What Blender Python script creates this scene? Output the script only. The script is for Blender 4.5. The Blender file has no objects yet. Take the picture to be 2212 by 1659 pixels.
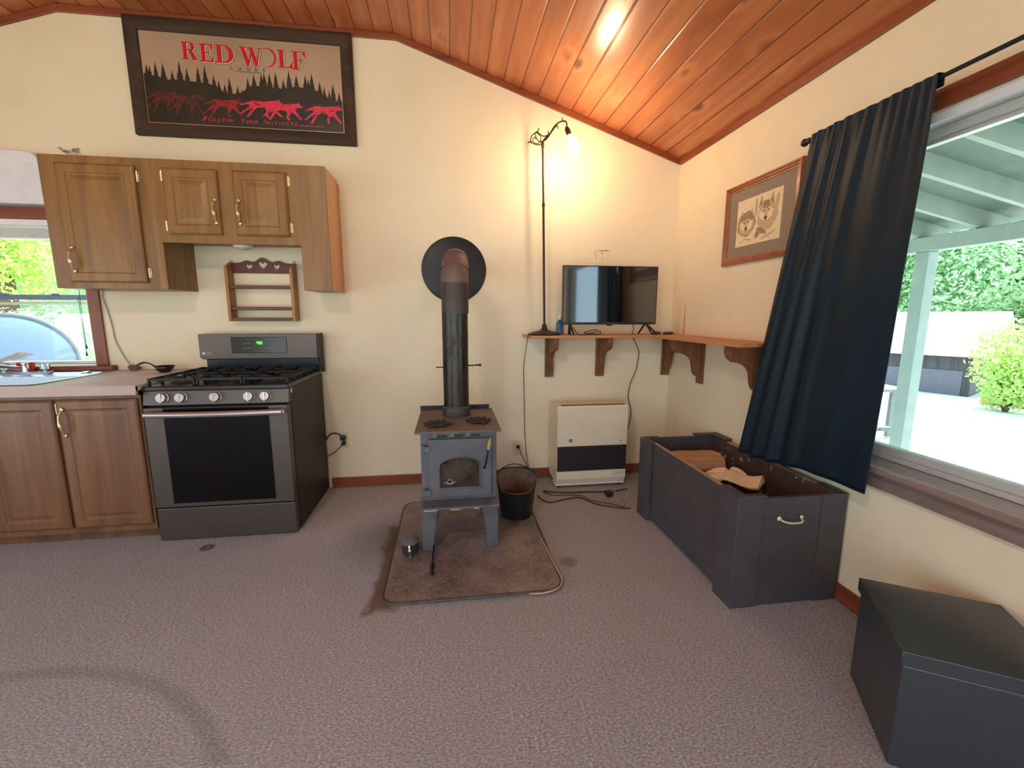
import bpy, bmesh, math, random
from mathutils import Vector, Matrix, noise
from mathutils.geometry import tessellate_polygon
random.seed(7)
SC = bpy.context.scene
COL = SC.collection
PI = math.pi
SUN, SKY, EXPO, FILL_DOME = 8.0, 2.3, 0.68, 80.0
D = 3.34          # back wall plane (y)
R = 1.763         # right wall plane (x)

# ------------------------------------------------------------------ helpers
def lin(c):
    c = c / 255.0
    return c / 12.92 if c <= 0.04045 else ((c + 0.055) / 1.055) ** 2.4
def S(r, g, b):
    return (lin(r), lin(g), lin(b), 1.0)

class MB:
    """collects shapes in world coordinates and links them as one mesh object"""
    def __init__(s):
        s.v = []; s.f = []; s.mi = []; s.m = 0
    def add(s, vs, fs):
        o = len(s.v); s.v += [tuple(p) for p in vs]
        for f in fs:
            s.f.append(tuple(o + i for i in f)); s.mi.append(s.m)
        return s
    def box(s, x0, x1, y0, y1, z0, z1, rot=None, c=None):
        x0, x1 = min(x0, x1), max(x0, x1); y0, y1 = min(y0, y1), max(y0, y1); z0, z1 = min(z0, z1), max(z0, z1)
        vs = [Vector((x, y, z)) for z in (z0, z1) for y in (y0, y1) for x in (x0, x1)]
        if rot is not None:
            c = Vector(c if c else ((x0 + x1) / 2, (y0 + y1) / 2, (z0 + z1) / 2))
            vs = [rot @ (v - c) + c for v in vs]
        return s.add(vs, [(0, 2, 3, 1), (4, 5, 7, 6), (0, 1, 5, 4), (2, 6, 7, 3), (0, 4, 6, 2), (1, 3, 7, 5)])
    def prism(s, poly, axis, a, b):
        """poly: 2-D outline, swept along axis from a to b. axis x: (y,z); y: (x,z); z: (x,y)"""
        def P(p, t):
            return {'x': (t, p[0], p[1]), 'y': (p[0], t, p[1]), 'z': (p[0], p[1], t)}[axis]
        n = len(poly)
        vs = [P(p, a) for p in poly] + [P(p, b) for p in poly]
        tri = tessellate_polygon([[Vector((p[0], p[1], 0)) for p in poly]])
        fs = [tuple(t) for t in tri] + [tuple(n + i for i in reversed(t)) for t in tri]
        fs += [(i, (i + 1) % n, n + (i + 1) % n, n + i) for i in range(n)]
        return s.add(vs, fs)
    def flat(s, poly, axis, a):
        def P(p, t):
            return {'x': (t, p[0], p[1]), 'y': (p[0], t, p[1]), 'z': (p[0], p[1], t)}[axis]
        tri = tessellate_polygon([[Vector((p[0], p[1], 0)) for p in poly]])
        return s.add([P(p, a) for p in poly], [tuple(t) for t in tri])
    def cyl(s, p0, p1, r0, r1=None, seg=20, caps=True):
        r1 = r0 if r1 is None else r1
        return s.tube([p0, p1], [r0, r1], seg, caps)
    def tube(s, pts, r, seg=8, caps=True, closed=False):
        pts = [Vector(p) for p in pts]; n = len(pts)
        rs = list(r) if hasattr(r, '__len__') else [r] * n
        if len(rs) != n:
            rs = [rs[min(len(rs) - 1, int(i * len(rs) / n))] for i in range(n)]
        tan = []
        for i in range(n):
            if closed: t = pts[(i + 1) % n] - pts[i - 1]
            else: t = pts[min(i + 1, n - 1)] - pts[max(i - 1, 0)]
            tan.append(t.normalized() if t.length > 1e-9 else Vector((0, 0, 1)))
        ref = Vector((0, 0, 1)) if abs(tan[0].z) < 0.9 else Vector((1, 0, 0))
        u = tan[0].cross(ref).normalized(); rings = []
        vs = []
        for i in range(n):
            u = (u - tan[i] * u.dot(tan[i]))
            u = u.normalized() if u.length > 1e-9 else tan[i].orthogonal().normalized()
            w = tan[i].cross(u)
            for k in range(seg):
                a = 2 * PI * k / seg
                vs.append(pts[i] + (u * math.cos(a) + w * math.sin(a)) * rs[i])
        fs = []
        m = n if closed else n - 1
        for i in range(m):
            j = (i + 1) % n
            for k in range(seg):
                fs.append((i * seg + k, i * seg + (k + 1) % seg, j * seg + (k + 1) % seg, j * seg + k))
        if caps and not closed:
            fs.append(tuple(reversed(range(seg)))); fs.append(tuple((n - 1) * seg + k for k in range(seg)))
        return s.add(vs, fs)
    def lathe(s, prof, c, axis=(0, 0, 1), seg=32, fn=None):
        """prof: (radius, height) pairs swept around axis through c"""
        ax = Vector(axis).normalized(); u = ax.orthogonal().normalized() if abs(ax.z) < .99 else Vector((1, 0, 0)); w = ax.cross(u)
        c = Vector(c); vs = []; fs = []; n = len(prof)
        for i, (r, h) in enumerate(prof):
            for k in range(seg):
                a = 2 * PI * k / seg
                hh = h + (fn(i, a) if fn else 0)
                vs.append(c + ax * hh + (u * math.cos(a) + w * math.sin(a)) * max(r, 1e-5))
        for i in range(n - 1):
            for k in range(seg):
                fs.append((i * seg + k, i * seg + (k + 1) % seg, (i + 1) * seg + (k + 1) % seg, (i + 1) * seg + k))
        return s.add(vs, fs)
    def ball(s, c, r, seg=14, sc=(1, 1, 1)):
        c = Vector(c); n = seg // 2; vs = []; fs = []
        for i in range(n + 1):
            t = PI * i / n
            for k in range(seg):
                a = 2 * PI * k / seg
                vs.append(c + Vector((math.sin(t) * math.cos(a) * sc[0], math.sin(t) * math.sin(a) * sc[1], -math.cos(t) * sc[2])) * r)
        for i in range(n):
            for k in range(seg):
                fs.append((i * seg + k, i * seg + (k + 1) % seg, (i + 1) * seg + (k + 1) % seg, (i + 1) * seg + k))
        return s.add(vs, fs)
    def panel(s, x0, x1, z0, z1, y, th, loops, ax='y', sgn=-1):
        """a slab whose front face carries nested rectangles (inset, height)"""
        rings = []
        vs = []
        def P(a, z, d):
            return (a, y + sgn * d, z) if ax == 'y' else (y + sgn * d, a, z)
        seq = [(0, -th)] + loops
        for ins, h in seq:
            vs += [P(x0 + ins, z0 + ins, h), P(x1 - ins, z0 + ins, h), P(x1 - ins, z1 - ins, h), P(x0 + ins, z1 - ins, h)]
        fs = [(3, 2, 1, 0)]
        for i in range(len(seq) - 1):
            for k in range(4):
                fs.append((i * 4 + k, i * 4 + (k + 1) % 4, (i + 1) * 4 + (k + 1) % 4, (i + 1) * 4 + k))
        o = (len(seq) - 1) * 4
        fs.append((o, o + 1, o + 2, o + 3))
        return s.add(vs, fs)
    def frame(s, x0, x1, z0, z1, w, prof, axis, base, sgn, ends=None):
        """a mitred picture-frame: prof = (t across the width 0..1, height) pairs"""
        vs = []; fs = []
        def P(a, z, h): return (a, base + sgn * h, z) if axis == 'y' else (base + sgn * h, a, z)
        full = [(0, 0)] + prof + [(1, 0)]
        for t, h in full:
            i = t * w
            vs += [P(x0 + i, z0 + i, h), P(x1 - i, z0 + i, h), P(x1 - i, z1 - i, h), P(x0 + i, z1 - i, h)]
        n = len(full)
        for i in range(n):
            j = (i + 1) % n
            for k in range(4):
                fs.append((i * 4 + k, i * 4 + (k + 1) % 4, j * 4 + (k + 1) % 4, j * 4 + k))
        return s.add(vs, fs)
    def build(s, name, mat, parent=None, bevel=0, smooth=False, origin=None, segs=2):
        me = bpy.data.meshes.new(name)
        if parent is not None:
            o0 = Vector(ORG[parent.name])
        else:
            o0 = Vector(origin if origin is not None else (0, 0, 0))
        me.from_pydata([tuple(Vector(p) - o0) for p in s.v], [], s.f)
        mats = mat if isinstance(mat, (list, tuple)) else [mat]
        for m in mats: me.materials.append(m)
        me.polygons.foreach_set('material_index', s.mi)
        me.validate(); 
        bm = bmesh.new(); bm.from_mesh(me)
        bmesh.ops.remove_doubles(bm, verts=bm.verts, dist=1e-6) if len(bm.verts) < 60000 else None
        bmesh.ops.recalc_face_normals(bm, faces=bm.faces)
        bm.to_mesh(me); bm.free()
        if smooth:
            me.polygons.foreach_set('use_smooth', [True] * len(me.polygons))
            me.set_sharp_from_angle(angle=math.radians(38))
        o = bpy.data.objects.new(name, me); COL.objects.link(o)
        if parent is not None:
            o.parent = parent
            ORG[o.name] = tuple(o0)
        else:
            o.location = o0; ORG[o.name] = tuple(o0)
        if bevel:
            b = o.modifiers.new('bevel', 'BEVEL'); b.width = bevel; b.segments = segs; b.limit_method = 'ANGLE'; b.angle_limit = math.radians(40)
            b.harden_normals = False
        return o
ORG = {}

def tag(o, label, cat, group=None, kind=None):
    o['label'] = label; o['category'] = cat
    if group: o['group'] = group
    if kind: o['kind'] = kind
    return o
def thing(name, label, cat, loc=(0, 0, 0), group=None):
    o = bpy.data.objects.new(name, None); COL.objects.link(o)
    o.location = loc; o.empty_display_size = .05
    ORG[o.name] = tuple(loc)
    return tag(o, label, cat, group)
def struct(o, label=None, cat=None):
    o['kind'] = 'structure'
    if label: o['label'] = label
    if cat: o['category'] = cat
    return o
def smooth(pts, n=6, closed=False):
    """Catmull-Rom through pts"""
    pts = [Vector(p) for p in pts]; out = []; L = len(pts)
    rng = range(L) if closed else range(L - 1)
    for i in rng:
        p1 = pts[i]; p2 = pts[(i + 1) % L]
        p0 = pts[i - 1] if (closed or i > 0) else p1 * 2 - p2
        p3 = pts[(i + 2) % L] if (closed or i + 2 < L) else p2 * 2 - p1
        for k in range(n):
            t = k / n
            out.append(0.5 * ((2 * p1) + (p2 - p0) * t + (2 * p0 - 5 * p1 + 4 * p2 - p3) * t * t + (3 * p1 - p0 - 3 * p2 + p3) * t ** 3))
    if not closed: out.append(pts[-1])
    return out
def arc(cx, cy, r, a0, a1, n=12, ry=None):
    ry = r if ry is None else ry
    return [(cx + r * math.cos(math.radians(a0 + (a1 - a0) * i / n)), cy + ry * math.sin(math.radians(a0 + (a1 - a0) * i / n))) for i in range(n + 1)]
def text_polys(txt, size, shear=0.0, spacing=1.0):
    """vertices and faces of flat lettering in (x, y)"""
    cu = bpy.data.curves.new('t', 'FONT'); cu.body = txt; cu.size = size; cu.shear = shear; cu.space_character = spacing
    cu.align_x = 'LEFT'; cu.resolution_u = 3
    o = bpy.data.objects.new('t', cu); COL.objects.link(o)
    dg = bpy.context.evaluated_depsgraph_get(); dg.update()
    me = bpy.data.meshes.new_from_object(o.evaluated_get(dg))
    vs = [(v.co.x, v.co.y) for v in me.vertices]; fs = [tuple(p.vertices) for p in me.polygons]
    bpy.data.objects.remove(o); bpy.data.curves.remove(cu); bpy.data.meshes.remove(me)
    return vs, fs

# ---------------------------------------------------------------- materials
class NT:
    def __init__(s, name):
        s.m = bpy.data.materials.new(name); s.m.use_nodes = True
        s.t = s.m.node_tree; s.n = s.t.nodes; s.l = s.t.links
        s.b = s.n['Principled BSDF']; s.out = s.n['Material Output']
    def node(s, typ, **kw):
        n = s.n.new(typ)
        for k, v in kw.items():
            if k.startswith('i_'):
                key = k[2:]
                key = int(key) if key.isdigit() else key.replace('_', ' ')
                n.inputs[key].default_value = v
            else: setattr(n, k, v)
        return n
    def link(s, a, b): s.l.new(a, b)
    def coord(s, scale=(1, 1, 1), rot=(0, 0, 0), rnd=False):
        tc = s.node('ShaderNodeTexCoord'); mp = s.node('ShaderNodeMapping')
        mp.inputs['Scale'].default_value = scale; mp.inputs['Rotation'].default_value = rot
        s.link(tc.outputs['Object'], mp.inputs['Vector'])
        if rnd:
            oi = s.node('ShaderNodeObjectInfo'); mu = s.node('ShaderNodeMath', operation='MULTIPLY'); mu.inputs[1].default_value = 13.7
            s.link(oi.outputs['Random'], mu.inputs[0]); s.link(mu.outputs[0], mp.inputs['Location'])
        return mp.outputs[0]
    def noise(s, vec, scale, detail=4, rough=.55, dist=0):
        n = s.node('ShaderNodeTexNoise'); n.inputs['Scale'].default_value = scale; n.inputs['Detail'].default_value = detail
        n.inputs['Roughness'].default_value = rough; n.inputs['Distortion'].default_value = dist
        if vec is not None: s.link(vec, n.inputs['Vector'])
        return n.outputs['Fac']
    def ramp(s, fac, stops):
        r = s.node('ShaderNodeValToRGB'); e = r.color_ramp.elements
        while len(e) < len(stops): e.new(.5)
        for i, (p, c) in enumerate(stops):
            e[i].position = p; e[i].color = c if len(c) == 4 else (*c, 1)
        s.link(fac, r.inputs[0]); return r.outputs[0]
    def math(s, op, a, b=None, c=None, clamp=False):
        n = s.node('ShaderNodeMath', operation=op); n.use_clamp = clamp
        for i, x in enumerate((a, b, c)):
            if x is None: continue
            if isinstance(x, (int, float)): n.inputs[i].default_value = x
            else: s.link(x, n.inputs[i])
        return n.outputs[0]
    def mix(s, fac, a, b, mode='MIX'):
        n = s.node('ShaderNodeMix', data_type='RGBA', blend_type=mode)
        for sock, x in ((n.inputs[0], fac), (n.inputs[6], a), (n.inputs[7], b)):
            if isinstance(x, (int, float)): sock.default_value = x
            elif isinstance(x, tuple): sock.default_value = x
            else: s.link(x, sock)
        return n.outputs[2]
    def bump(s, h, strength=.2, dist=.002):
        b = s.node('ShaderNodeBump'); b.inputs['Strength'].default_value = strength; b.inputs['Distance'].default_value = dist
        s.link(h, b.inputs['Height']); s.link(b.outputs[0], s.b.inputs['Normal'])
    def col(s, x):
        if isinstance(x, tuple): s.b.inputs['Base Color'].default_value = x
        else: s.link(x, s.b.inputs['Base Color'])
    def set(s, rough=.5, metal=0, spec=.5, coat=0, coatr=.1):
        s.b.inputs['Roughness'].default_value = rough; s.b.inputs['Metallic'].default_value = metal
        s.b.inputs['Specular IOR Level'].default_value = spec
        s.b.inputs['Coat Weight'].default_value = coat; s.b.inputs['Coat Roughness'].default_value = coatr
        return s
def plain(name, c, rough=.5, metal=0, spec=.5, vary=.12, scale=14, coat=0, bump=0, rnd=False):
    """one colour with a little uneven wear"""
    t = NT(name); t.set(rough, metal, spec, coat)
    v = t.coord(rnd=rnd)
    f = t.noise(v, scale, 5, .6)
    a = tuple(min(1, x * (1 - vary)) for x in c[:3]) + (1,); b = tuple(min(1, x * (1 + vary)) for x in c[:3]) + (1,)
    t.col(t.ramp(f, [(.3, a), (.7, b)]))
    if bump: t.bump(t.noise(v, scale * 8, 3), bump, .002)
    return t.m
def wood(name, dark, mid, light, axis='z', rough=.45, fine=1.0, coat=0, spec=.4, rnd=True, knots=False):
    t = NT(name); t.set(rough, 0, spec, coat, .25)
    k = {'x': (.55, 7, 7), 'y': (7, .55, 7), 'z': (7, 7, .55)}[axis]
    v = t.coord(tuple(x * fine for x in k), rnd=rnd)
    f1 = t.noise(v, 1.6, 6, .6, .9)
    k2 = {'x': (2, 60, 60), 'y': (60, 2, 60), 'z': (60, 60, 2)}[axis]
    f2 = t.noise(t.coord(tuple(x * fine for x in k2), rnd=rnd), 2.2, 3, .6)
    c = t.ramp(f1, [(.25, dark), (.5, mid), (.75, light)])
    c = t.mix(t.math('MULTIPLY', f2, .35), c, dark)
    if knots:
        vo = t.node('ShaderNodeTexVoronoi'); vo.inputs['Scale'].default_value = 1
        kk = {'x': (3, 9, 9), 'y': (9, 3, 9), 'z': (9, 9, 3)}[axis]
        t.link(t.coord(kk, rnd=rnd), vo.inputs['Vector'])
        m = t.math('SMOOTHSTEP' if False else 'LESS_THAN', vo.outputs['Distance'], .13)
        c = t.mix(t.math('MULTIPLY', m, .7), c, tuple(x * .45 for x in dark[:3]) + (1,))
    t.col(c); t.bump(f2, .12, .001)
    return t.m

M = {}
# wall paint: cream, slightly patchy
def wall_mat():
    t = NT('cream_wall_paint'); t.set(.55, 0, .3)
    v = t.coord()
    f = t.noise(v, 1.3, 5, .6); g = t.noise(v, 9, 4, .6)
    c = t.ramp(f, [(.3, S(228, 213, 178)), (.7, S(237, 224, 193))])
    c = t.mix(t.math('MULTIPLY', g, .12), c, S(205, 186, 150))
    t.col(c); t.bump(t.noise(v, 160, 2), .06, .001)
    return t.m
M['wall'] = wall_mat()

def ceiling_mat():
    """varnished pine boards running front to back, with grooves and knots"""
    t = NT('pine_board_ceiling'); t.set(.32, 0, .45, .25, .22)
    tc = t.node('ShaderNodeTexCoord'); sep = t.node('ShaderNodeSeparateXYZ'); t.link(tc.outputs['Object'], sep.inputs[0])
    W = .1236
    xs = t.math('DIVIDE', t.math('ADD', sep.outputs[0], .216 + W * 60), W)
    idx = t.math('FLOOR', xs); fr = t.math('FRACT', xs)
    # per board offset so the grain breaks at each joint
    wn = t.node('ShaderNodeTexWhiteNoise', noise_dimensions='1D'); t.link(idx, wn.inputs['W'])
    yo = t.math('ADD', sep.outputs[1], t.math('MULTIPLY', wn.outputs['Value'], 40))
    cb = t.node('ShaderNodeCombineXYZ')
    t.link(t.math('MULTIPLY', sep.outputs[0], 9), cb.inputs[0]); t.link(t.math('MULTIPLY', yo, .9), cb.inputs[1]); t.link(t.math('MULTIPLY', idx, 3.1), cb.inputs[2])
    # knots: one possible knot per cell along the board
    cv = t.node('ShaderNodeCombineXYZ')
    t.link(t.math('MULTIPLY', t.math('SUBTRACT', fr, .5), .62), cv.inputs[0]); t.link(t.math('MULTIPLY', yo, 2.6), cv.inputs[1]); t.link(t.math('MULTIPLY', idx, 7.0), cv.inputs[2])
    vo = t.node('ShaderNodeTexVoronoi'); vo.inputs['Scale'].default_value = 1; vo.inputs['Randomness'].default_value = .9
    t.link(cv.outputs[0], vo.inputs['Vector'])
    kd = vo.outputs['Distance']
    g = t.noise(cb.outputs[0], 1.3, 6, .62, .8)
    kring = t.math('MULTIPLY', t.math('SUBTRACT', .34, kd, clamp=True), 1.6)
    gg = t.math('ADD', g, kring)
    c = t.ramp(gg, [(.28, S(164, 90, 52)), (.5, S(190, 112, 68)), (.72, S(208, 136, 88)), (1.0, S(152, 78, 44))])
    tint = t.node('ShaderNodeTexWhiteNoise', noise_dimensions='1D'); t.link(t.math('ADD', idx, 11.3), tint.inputs['W'])
    c = t.mix(t.math('MULTIPLY', tint.outputs['Value'], .38), c, S(146, 70, 36))
    kn = t.ramp(kd, [(.0, (1, 1, 1)), (.10, (1, 1, 1)), (.17, (0, 0, 0))])
    big = t.node('ShaderNodeSeparateColor'); t.link(vo.outputs['Color'], big.inputs[0])
    pick = t.math('GREATER_THAN', big.outputs[0], .35)
    c = t.mix(t.math('MULTIPLY', t.math('MULTIPLY', kn, pick), .85), c, S(84, 40, 22))
    gr = t.math('ABSOLUTE', t.math('SUBTRACT', fr, .5))          # 0.5 at the joint
    groove = t.math('GREATER_THAN', gr, .472)
    c = t.mix(t.math('MULTIPLY', groove, .72), c, S(92, 42, 20))
    t.col(c)
    h = t.math('MULTIPLY', t.ramp(gr, [(.44, (1, 1, 1)), (.5, (0, 0, 0))]), 1.0)
    t.bump(h, .7, .006)
    return t.m
M['ceiling'] = ceiling_mat()

def carpet_mat():
    t = NT('flecked_brown_grey_carpet'); t.set(.95, 0, .1)
    v = t.coord()
    f = t.noise(t.coord((1, 1.8, 1)), 95, 5, .75); g = t.noise(v, 1.6, 4, .6); k = t.noise(t.coord((1, 2.2, 1)), 210, 2, .7)
    c = t.ramp(f, [(.36, S(122, 120, 121)), (.5, S(170, 167, 168)), (.66, S(222, 219, 220))])
    c = t.mix(t.math('MULTIPLY', t.math('SUBTRACT', g, .35, clamp=True), .9), c, S(158, 152, 150))
    c = t.mix(t.math('MULTIPLY', t.math('GREATER_THAN', k, .62), .55), c, S(214, 208, 208))
    # rust coloured stain beside and in front of the hearth pad, dark spots, and a soft brown patch
    tc = t.node('ShaderNodeTexCoord'); sep = t.node('ShaderNodeSeparateXYZ'); t.link(tc.outputs['Object'], sep.inputs[0])
    X, Y = sep.outputs[0], sep.outputs[1]
    wob = t.math('MULTIPLY', t.math('SUBTRACT', t.noise(v, 9, 3), .5), .1)
    def boxmask(x0, x1, y0, y1, soft):
        dx = t.math('MAXIMUM', t.math('SUBTRACT', x0, X), t.math('SUBTRACT', X, x1))
        dy = t.math('MAXIMUM', t.math('SUBTRACT', y0, Y), t.math('SUBTRACT', Y, y1))
        d = t.math('ADD', t.math('MAXIMUM', dx, dy), wob)
        return t.math('SUBTRACT', 1, t.math('DIVIDE', d, soft, clamp=True), clamp=True)
    def ring(cx, cy, r, w, soft):
        d = t.math('SQRT', t.math('ADD', t.math('POWER', t.math('SUBTRACT', X, cx), 2), t.math('POWER', t.math('SUBTRACT', Y, cy), 2)))
        d = t.math('ABSOLUTE', t.math('SUBTRACT', d, r))
        return t.math('SUBTRACT', 1, t.math('DIVIDE', t.math('SUBTRACT', d, w), soft, clamp=True), clamp=True)
    c = t.mix(t.math('MULTIPLY', boxmask(-.375, -.30, 1.84, 2.6, .04), .8), c, S(108, 76, 54))
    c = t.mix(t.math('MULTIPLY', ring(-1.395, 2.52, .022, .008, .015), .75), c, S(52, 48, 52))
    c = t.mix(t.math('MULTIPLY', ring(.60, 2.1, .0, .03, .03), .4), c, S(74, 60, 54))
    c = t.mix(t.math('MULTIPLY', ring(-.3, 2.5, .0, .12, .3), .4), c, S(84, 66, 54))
    # long scuff left by something dragged round
    scuff = t.math('MULTIPLY', ring(-1.55, .62, 1.03, .010, .03), t.math('GREATER_THAN', Y, 1.2))
    c = t.mix(t.math('MULTIPLY', scuff, .26), c, S(96, 92, 88))
    t.col(c)
    t.bump(t.math('ADD', f, t.math('MULTIPLY', k, .6)), .9, .006)
    return t.m
M['carpet'] = carpet_mat()

M['trim'] = wood('red_brown_trim', S(104, 50, 28), S(140, 72, 42), S(158, 88, 54), 'x', .4)
M['trimy'] = wood('red_brown_trim_side', S(104, 50, 28), S(140, 72, 42), S(158, 88, 54), 'y', .4)
M['trimz'] = wood('red_brown_trim_upright', S(112, 62, 40), S(148, 88, 58), S(168, 106, 74), 'z', .4)
M['cab'] = wood('oak_cabinet_face', S(104, 68, 26), S(140, 99, 46), S(160, 120, 62), 'z', .42, coat=.15)
M['cabside'] = wood('pale_cabinet_side', S(172, 124, 84), S(200, 152, 110), S(214, 170, 128), 'z', .45)
M['cablow'] = wood('brown_base_cabinet', S(84, 51, 30), S(118, 79, 49), S(136, 96, 62), 'z', .4, coat=.15)
M['pine'] = wood('honey_pine', S(138, 88, 44), S(172, 118, 66), S(190, 138, 82), 'z', .5)
M['rackdark'] = wood('brown_rack_rail', S(84, 44, 26), S(112, 62, 40), S(130, 78, 52), 'x', .5)
M['shelf'] = wood('pine_shelf_board', S(166, 106, 66), S(196, 136, 90), S(210, 154, 106), 'x', .5)
M['shelfy'] = wood('pine_shelf_board_side', S(166, 106, 66), S(196, 136, 90), S(210, 154, 106), 'y', .5)
M['bracket'] = wood('brown_bracket', S(92, 56, 36), S(126, 80, 50), S(146, 98, 64), 'z', .5)
M['picframe'] = wood('red_oak_frame', S(116, 58, 34), S(158, 84, 50), S(180, 106, 66), 'x', .35, coat=.3)
M['signframe'] = wood('dark_walnut_frame', S(50, 38, 28), S(70, 54, 40), S(86, 68, 52), 'x', .6, spec=.2)
M['firewood'] = wood('split_firewood', S(150, 104, 66), S(196, 148, 102), S(216, 172, 126), 'x', .8, rnd=False)
M['bark'] = plain('grey_bark', S(92, 72, 56), .9, vary=.3, scale=30, bump=.5)
M['shed'] = wood('weathered_board', S(62, 60, 66), S(80, 78, 84), S(96, 94, 100), 'z', .8)

M['iron'] = plain('stove_black_iron', S(92, 92, 95), .5, .2, .5, .2, 9, bump=.12)
M['irontop'] = plain('rusty_stove_top', S(104, 92, 84), .6, .1, .4, .22, 7, bump=.15)
M['cast'] = plain('rough_cast_iron', S(58, 52, 48), .7, .2, .4, .3, 25, bump=.4)
M['blacksteel'] = plain('black_stove_steel', S(34, 32, 32), .4, .4, .5, .2, 10)
M['pipe'] = plain('matte_brown_black_pipe', S(74, 64, 56), .5, .3, .5, .15, 6)
M['pipetop'] = plain('heat_faded_pipe', S(108, 88, 80), .6, .2, .4, .2, 6)
def worn_pipe():
    t = NT('worn_glossy_pipe'); t.set(.3, .45, .5)
    v = t.coord((5, 5, 1.6)); f = t.noise(v, 3, 5, .7)
    t.col(t.ramp(f, [(.38, S(30, 28, 26)), (.52, S(58, 52, 44)), (.62, S(40, 36, 32)), (.72, S(98, 84, 66))]))
    t.link(t.ramp(f, [(.4, (.22, .22, .22)), (.65, (.5, .5, .5))]), t.b.inputs['Roughness'])
    return t.m
M['pipeworn'] = worn_pipe()
def pad_mat():
    t = NT('sooty_hearth_pad'); t.set(.6, .1, .4)
    v = t.coord(); f = t.noise(v, 5, 6, .7); g = t.noise(v, 60, 3, .7)
    c = t.ramp(f, [(.3, S(86, 78, 76)), (.5, S(118, 106, 102)), (.7, S(146, 132, 126))])
    c = t.mix(t.math('MULTIPLY', t.math('GREATER_THAN', g, .56), .4), c, S(166, 148, 138))
    t.col(c); t.bump(g, .3, .002); return t.m
M['pad'] = pad_mat()
M['padedge'] = plain('worn_pad_edge', S(86, 74, 64), .5, .5, .5, .3, 20)
M['ash'] = plain('ash_lined_steel', S(128, 104, 88), .85, 0, .3, .35, 18)

def steel(name, c, rough):
    t = NT(name); t.set(rough, .75, .5)
    f = t.noise(t.coord((2, 30, 160)), 2, 3, .6)
    a = tuple(x * .9 for x in c[:3]) + (1,); b = tuple(min(1, x * 1.12) for x in c[:3]) + (1,)
    t.col(t.ramp(f, [(.3, a), (.7, b)])); return t.m
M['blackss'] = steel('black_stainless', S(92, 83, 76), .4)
M['blackss2'] = steel('dark_brown_stainless_side', S(58, 51, 47), .5)  # dark brown stainless of the range sides and end cap
M['handle'] = steel('brushed_handle', S(176, 166, 158), .3)
M['ovenglass'] = plain('black_oven_glass', S(7, 8, 12), .1, 0, .3, .05)
M['enamel'] = plain('black_enamel', S(22, 22, 23), .25, 0, .5, .15)
M['grate'] = plain('cast_grate', S(34, 33, 32), .6, .1, .4, .25, 30, bump=.2)
M['panelglass'] = plain('display_glass', S(26, 25, 26), .18, 0, .5, .05)
M['lightgrey'] = plain('light_grey_print', S(190, 186, 180), .5)
M['midgrey'] = plain('grey_print', S(120, 116, 112), .5)
def emit(name, c, s):
    t = NT(name); t.b.inputs['Base Color'].default_value = c
    t.b.inputs['Emission Color'].default_value = c; t.b.inputs['Emission Strength'].default_value = s
    return t.m
M['led'] = emit('green_led', (.08, 1, .04, 1), 1.6)
M['bulb'] = emit('lit_bulb', (1, .70, .42, 1), 108.0)
M['dome'] = emit('added_fill_dome', (1, .95, .9, 1), FILL_DOME)  # glow of the added ceiling fill light
M['brass'] = plain('antique_brass', S(190, 160, 100), .3, .85, .5, .2, 20)
M['pewter'] = plain('cream_brass_pull', S(214, 196, 150), .3, .7, .5, .15, 20)
M['chrome'] = plain('chrome', S(214, 218, 222), .12, 1, .5, .03)
M['sinksteel'] = plain('sink_steel', S(176, 180, 186), .3, .9, .5, .06)
def clear_plastic():
    t = NT('clear_acrylic'); t.set(.08, 0, .5); t.col(S(225, 236, 245)); t.b.inputs['Transmission Weight'].default_value = .7
    t.b.inputs['IOR'].default_value = 1.45; return t.m
M['acrylic'] = clear_plastic()
M['laminate'] = plain('pale_laminate', S(212, 202, 196), .6, 0, .5, .08, 5)
M['laminateedge'] = plain('laminate_edge', S(178, 156, 144), .4, 0, .5, .06, 5)
M['white'] = plain('white_plastic', S(232, 230, 224), .4, 0, .5, .04)
M['whitepaint'] = plain('white_paint', S(222, 222, 222), .5, 0, .4, .05)
M['ivory'] = plain('ivory_plate', S(214, 200, 164), .4, 0, .5, .05)
M['heater'] = plain('cream_heater_enamel', S(228, 216, 186), .35, 0, .5, .04, 6)
M['heaterdark'] = plain('heater_grille_black', S(34, 32, 36), .5)
M['heaterslot'] = plain('heater_brown_slot', S(92, 64, 48), .5)
M['black'] = plain('black_plastic', S(22, 22, 24), .4, 0, .5, .1)
M['cord'] = plain('dark_cord', S(58, 44, 34), .6, 0, .4, .1)
M['greycord'] = plain('grey_cord', S(150, 144, 140), .6, 0, .4, .1)
M['browncord'] = plain('brown_plug', S(110, 62, 44), .5, 0, .4, .1)
M['lampiron'] = plain('bronze_lamp_iron', S(62, 42, 30), .45, .5, .5, .15)
M['screen'] = plain('tv_screen', S(9, 10, 12), .05, 0, 1.0, .03, coat=1.0)
M['screen'].node_tree.nodes['Principled BSDF'].inputs['Coat IOR'].default_value = 1.7; M['screen'].node_tree.nodes['Principled BSDF'].inputs['Coat Roughness'].default_value = .04
M['bluebottle'] = plain('blue_plastic_bottle', S(48, 104, 140), .2, 0, .5, .08)
M['boxpaint'] = plain('charcoal_brown_paint', S(72, 69, 71), .5, 0, .4, .14, 12, bump=.1)
def worn_inside():
    t = NT('worn_painted_board'); t.set(.65, 0, .3)
    v = t.coord((1, 1, 1)); f = t.noise(v, 26, 6, .75); g = t.noise(v, 4, 2)
    chip = t.math('MULTIPLY', t.math('GREATER_THAN', f, .57), t.math('GREATER_THAN', g, .5))
    t.col(t.mix(chip, S(80, 64, 54), S(186, 158, 126))); return t.m
M['boxinside'] = worn_inside()
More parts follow.
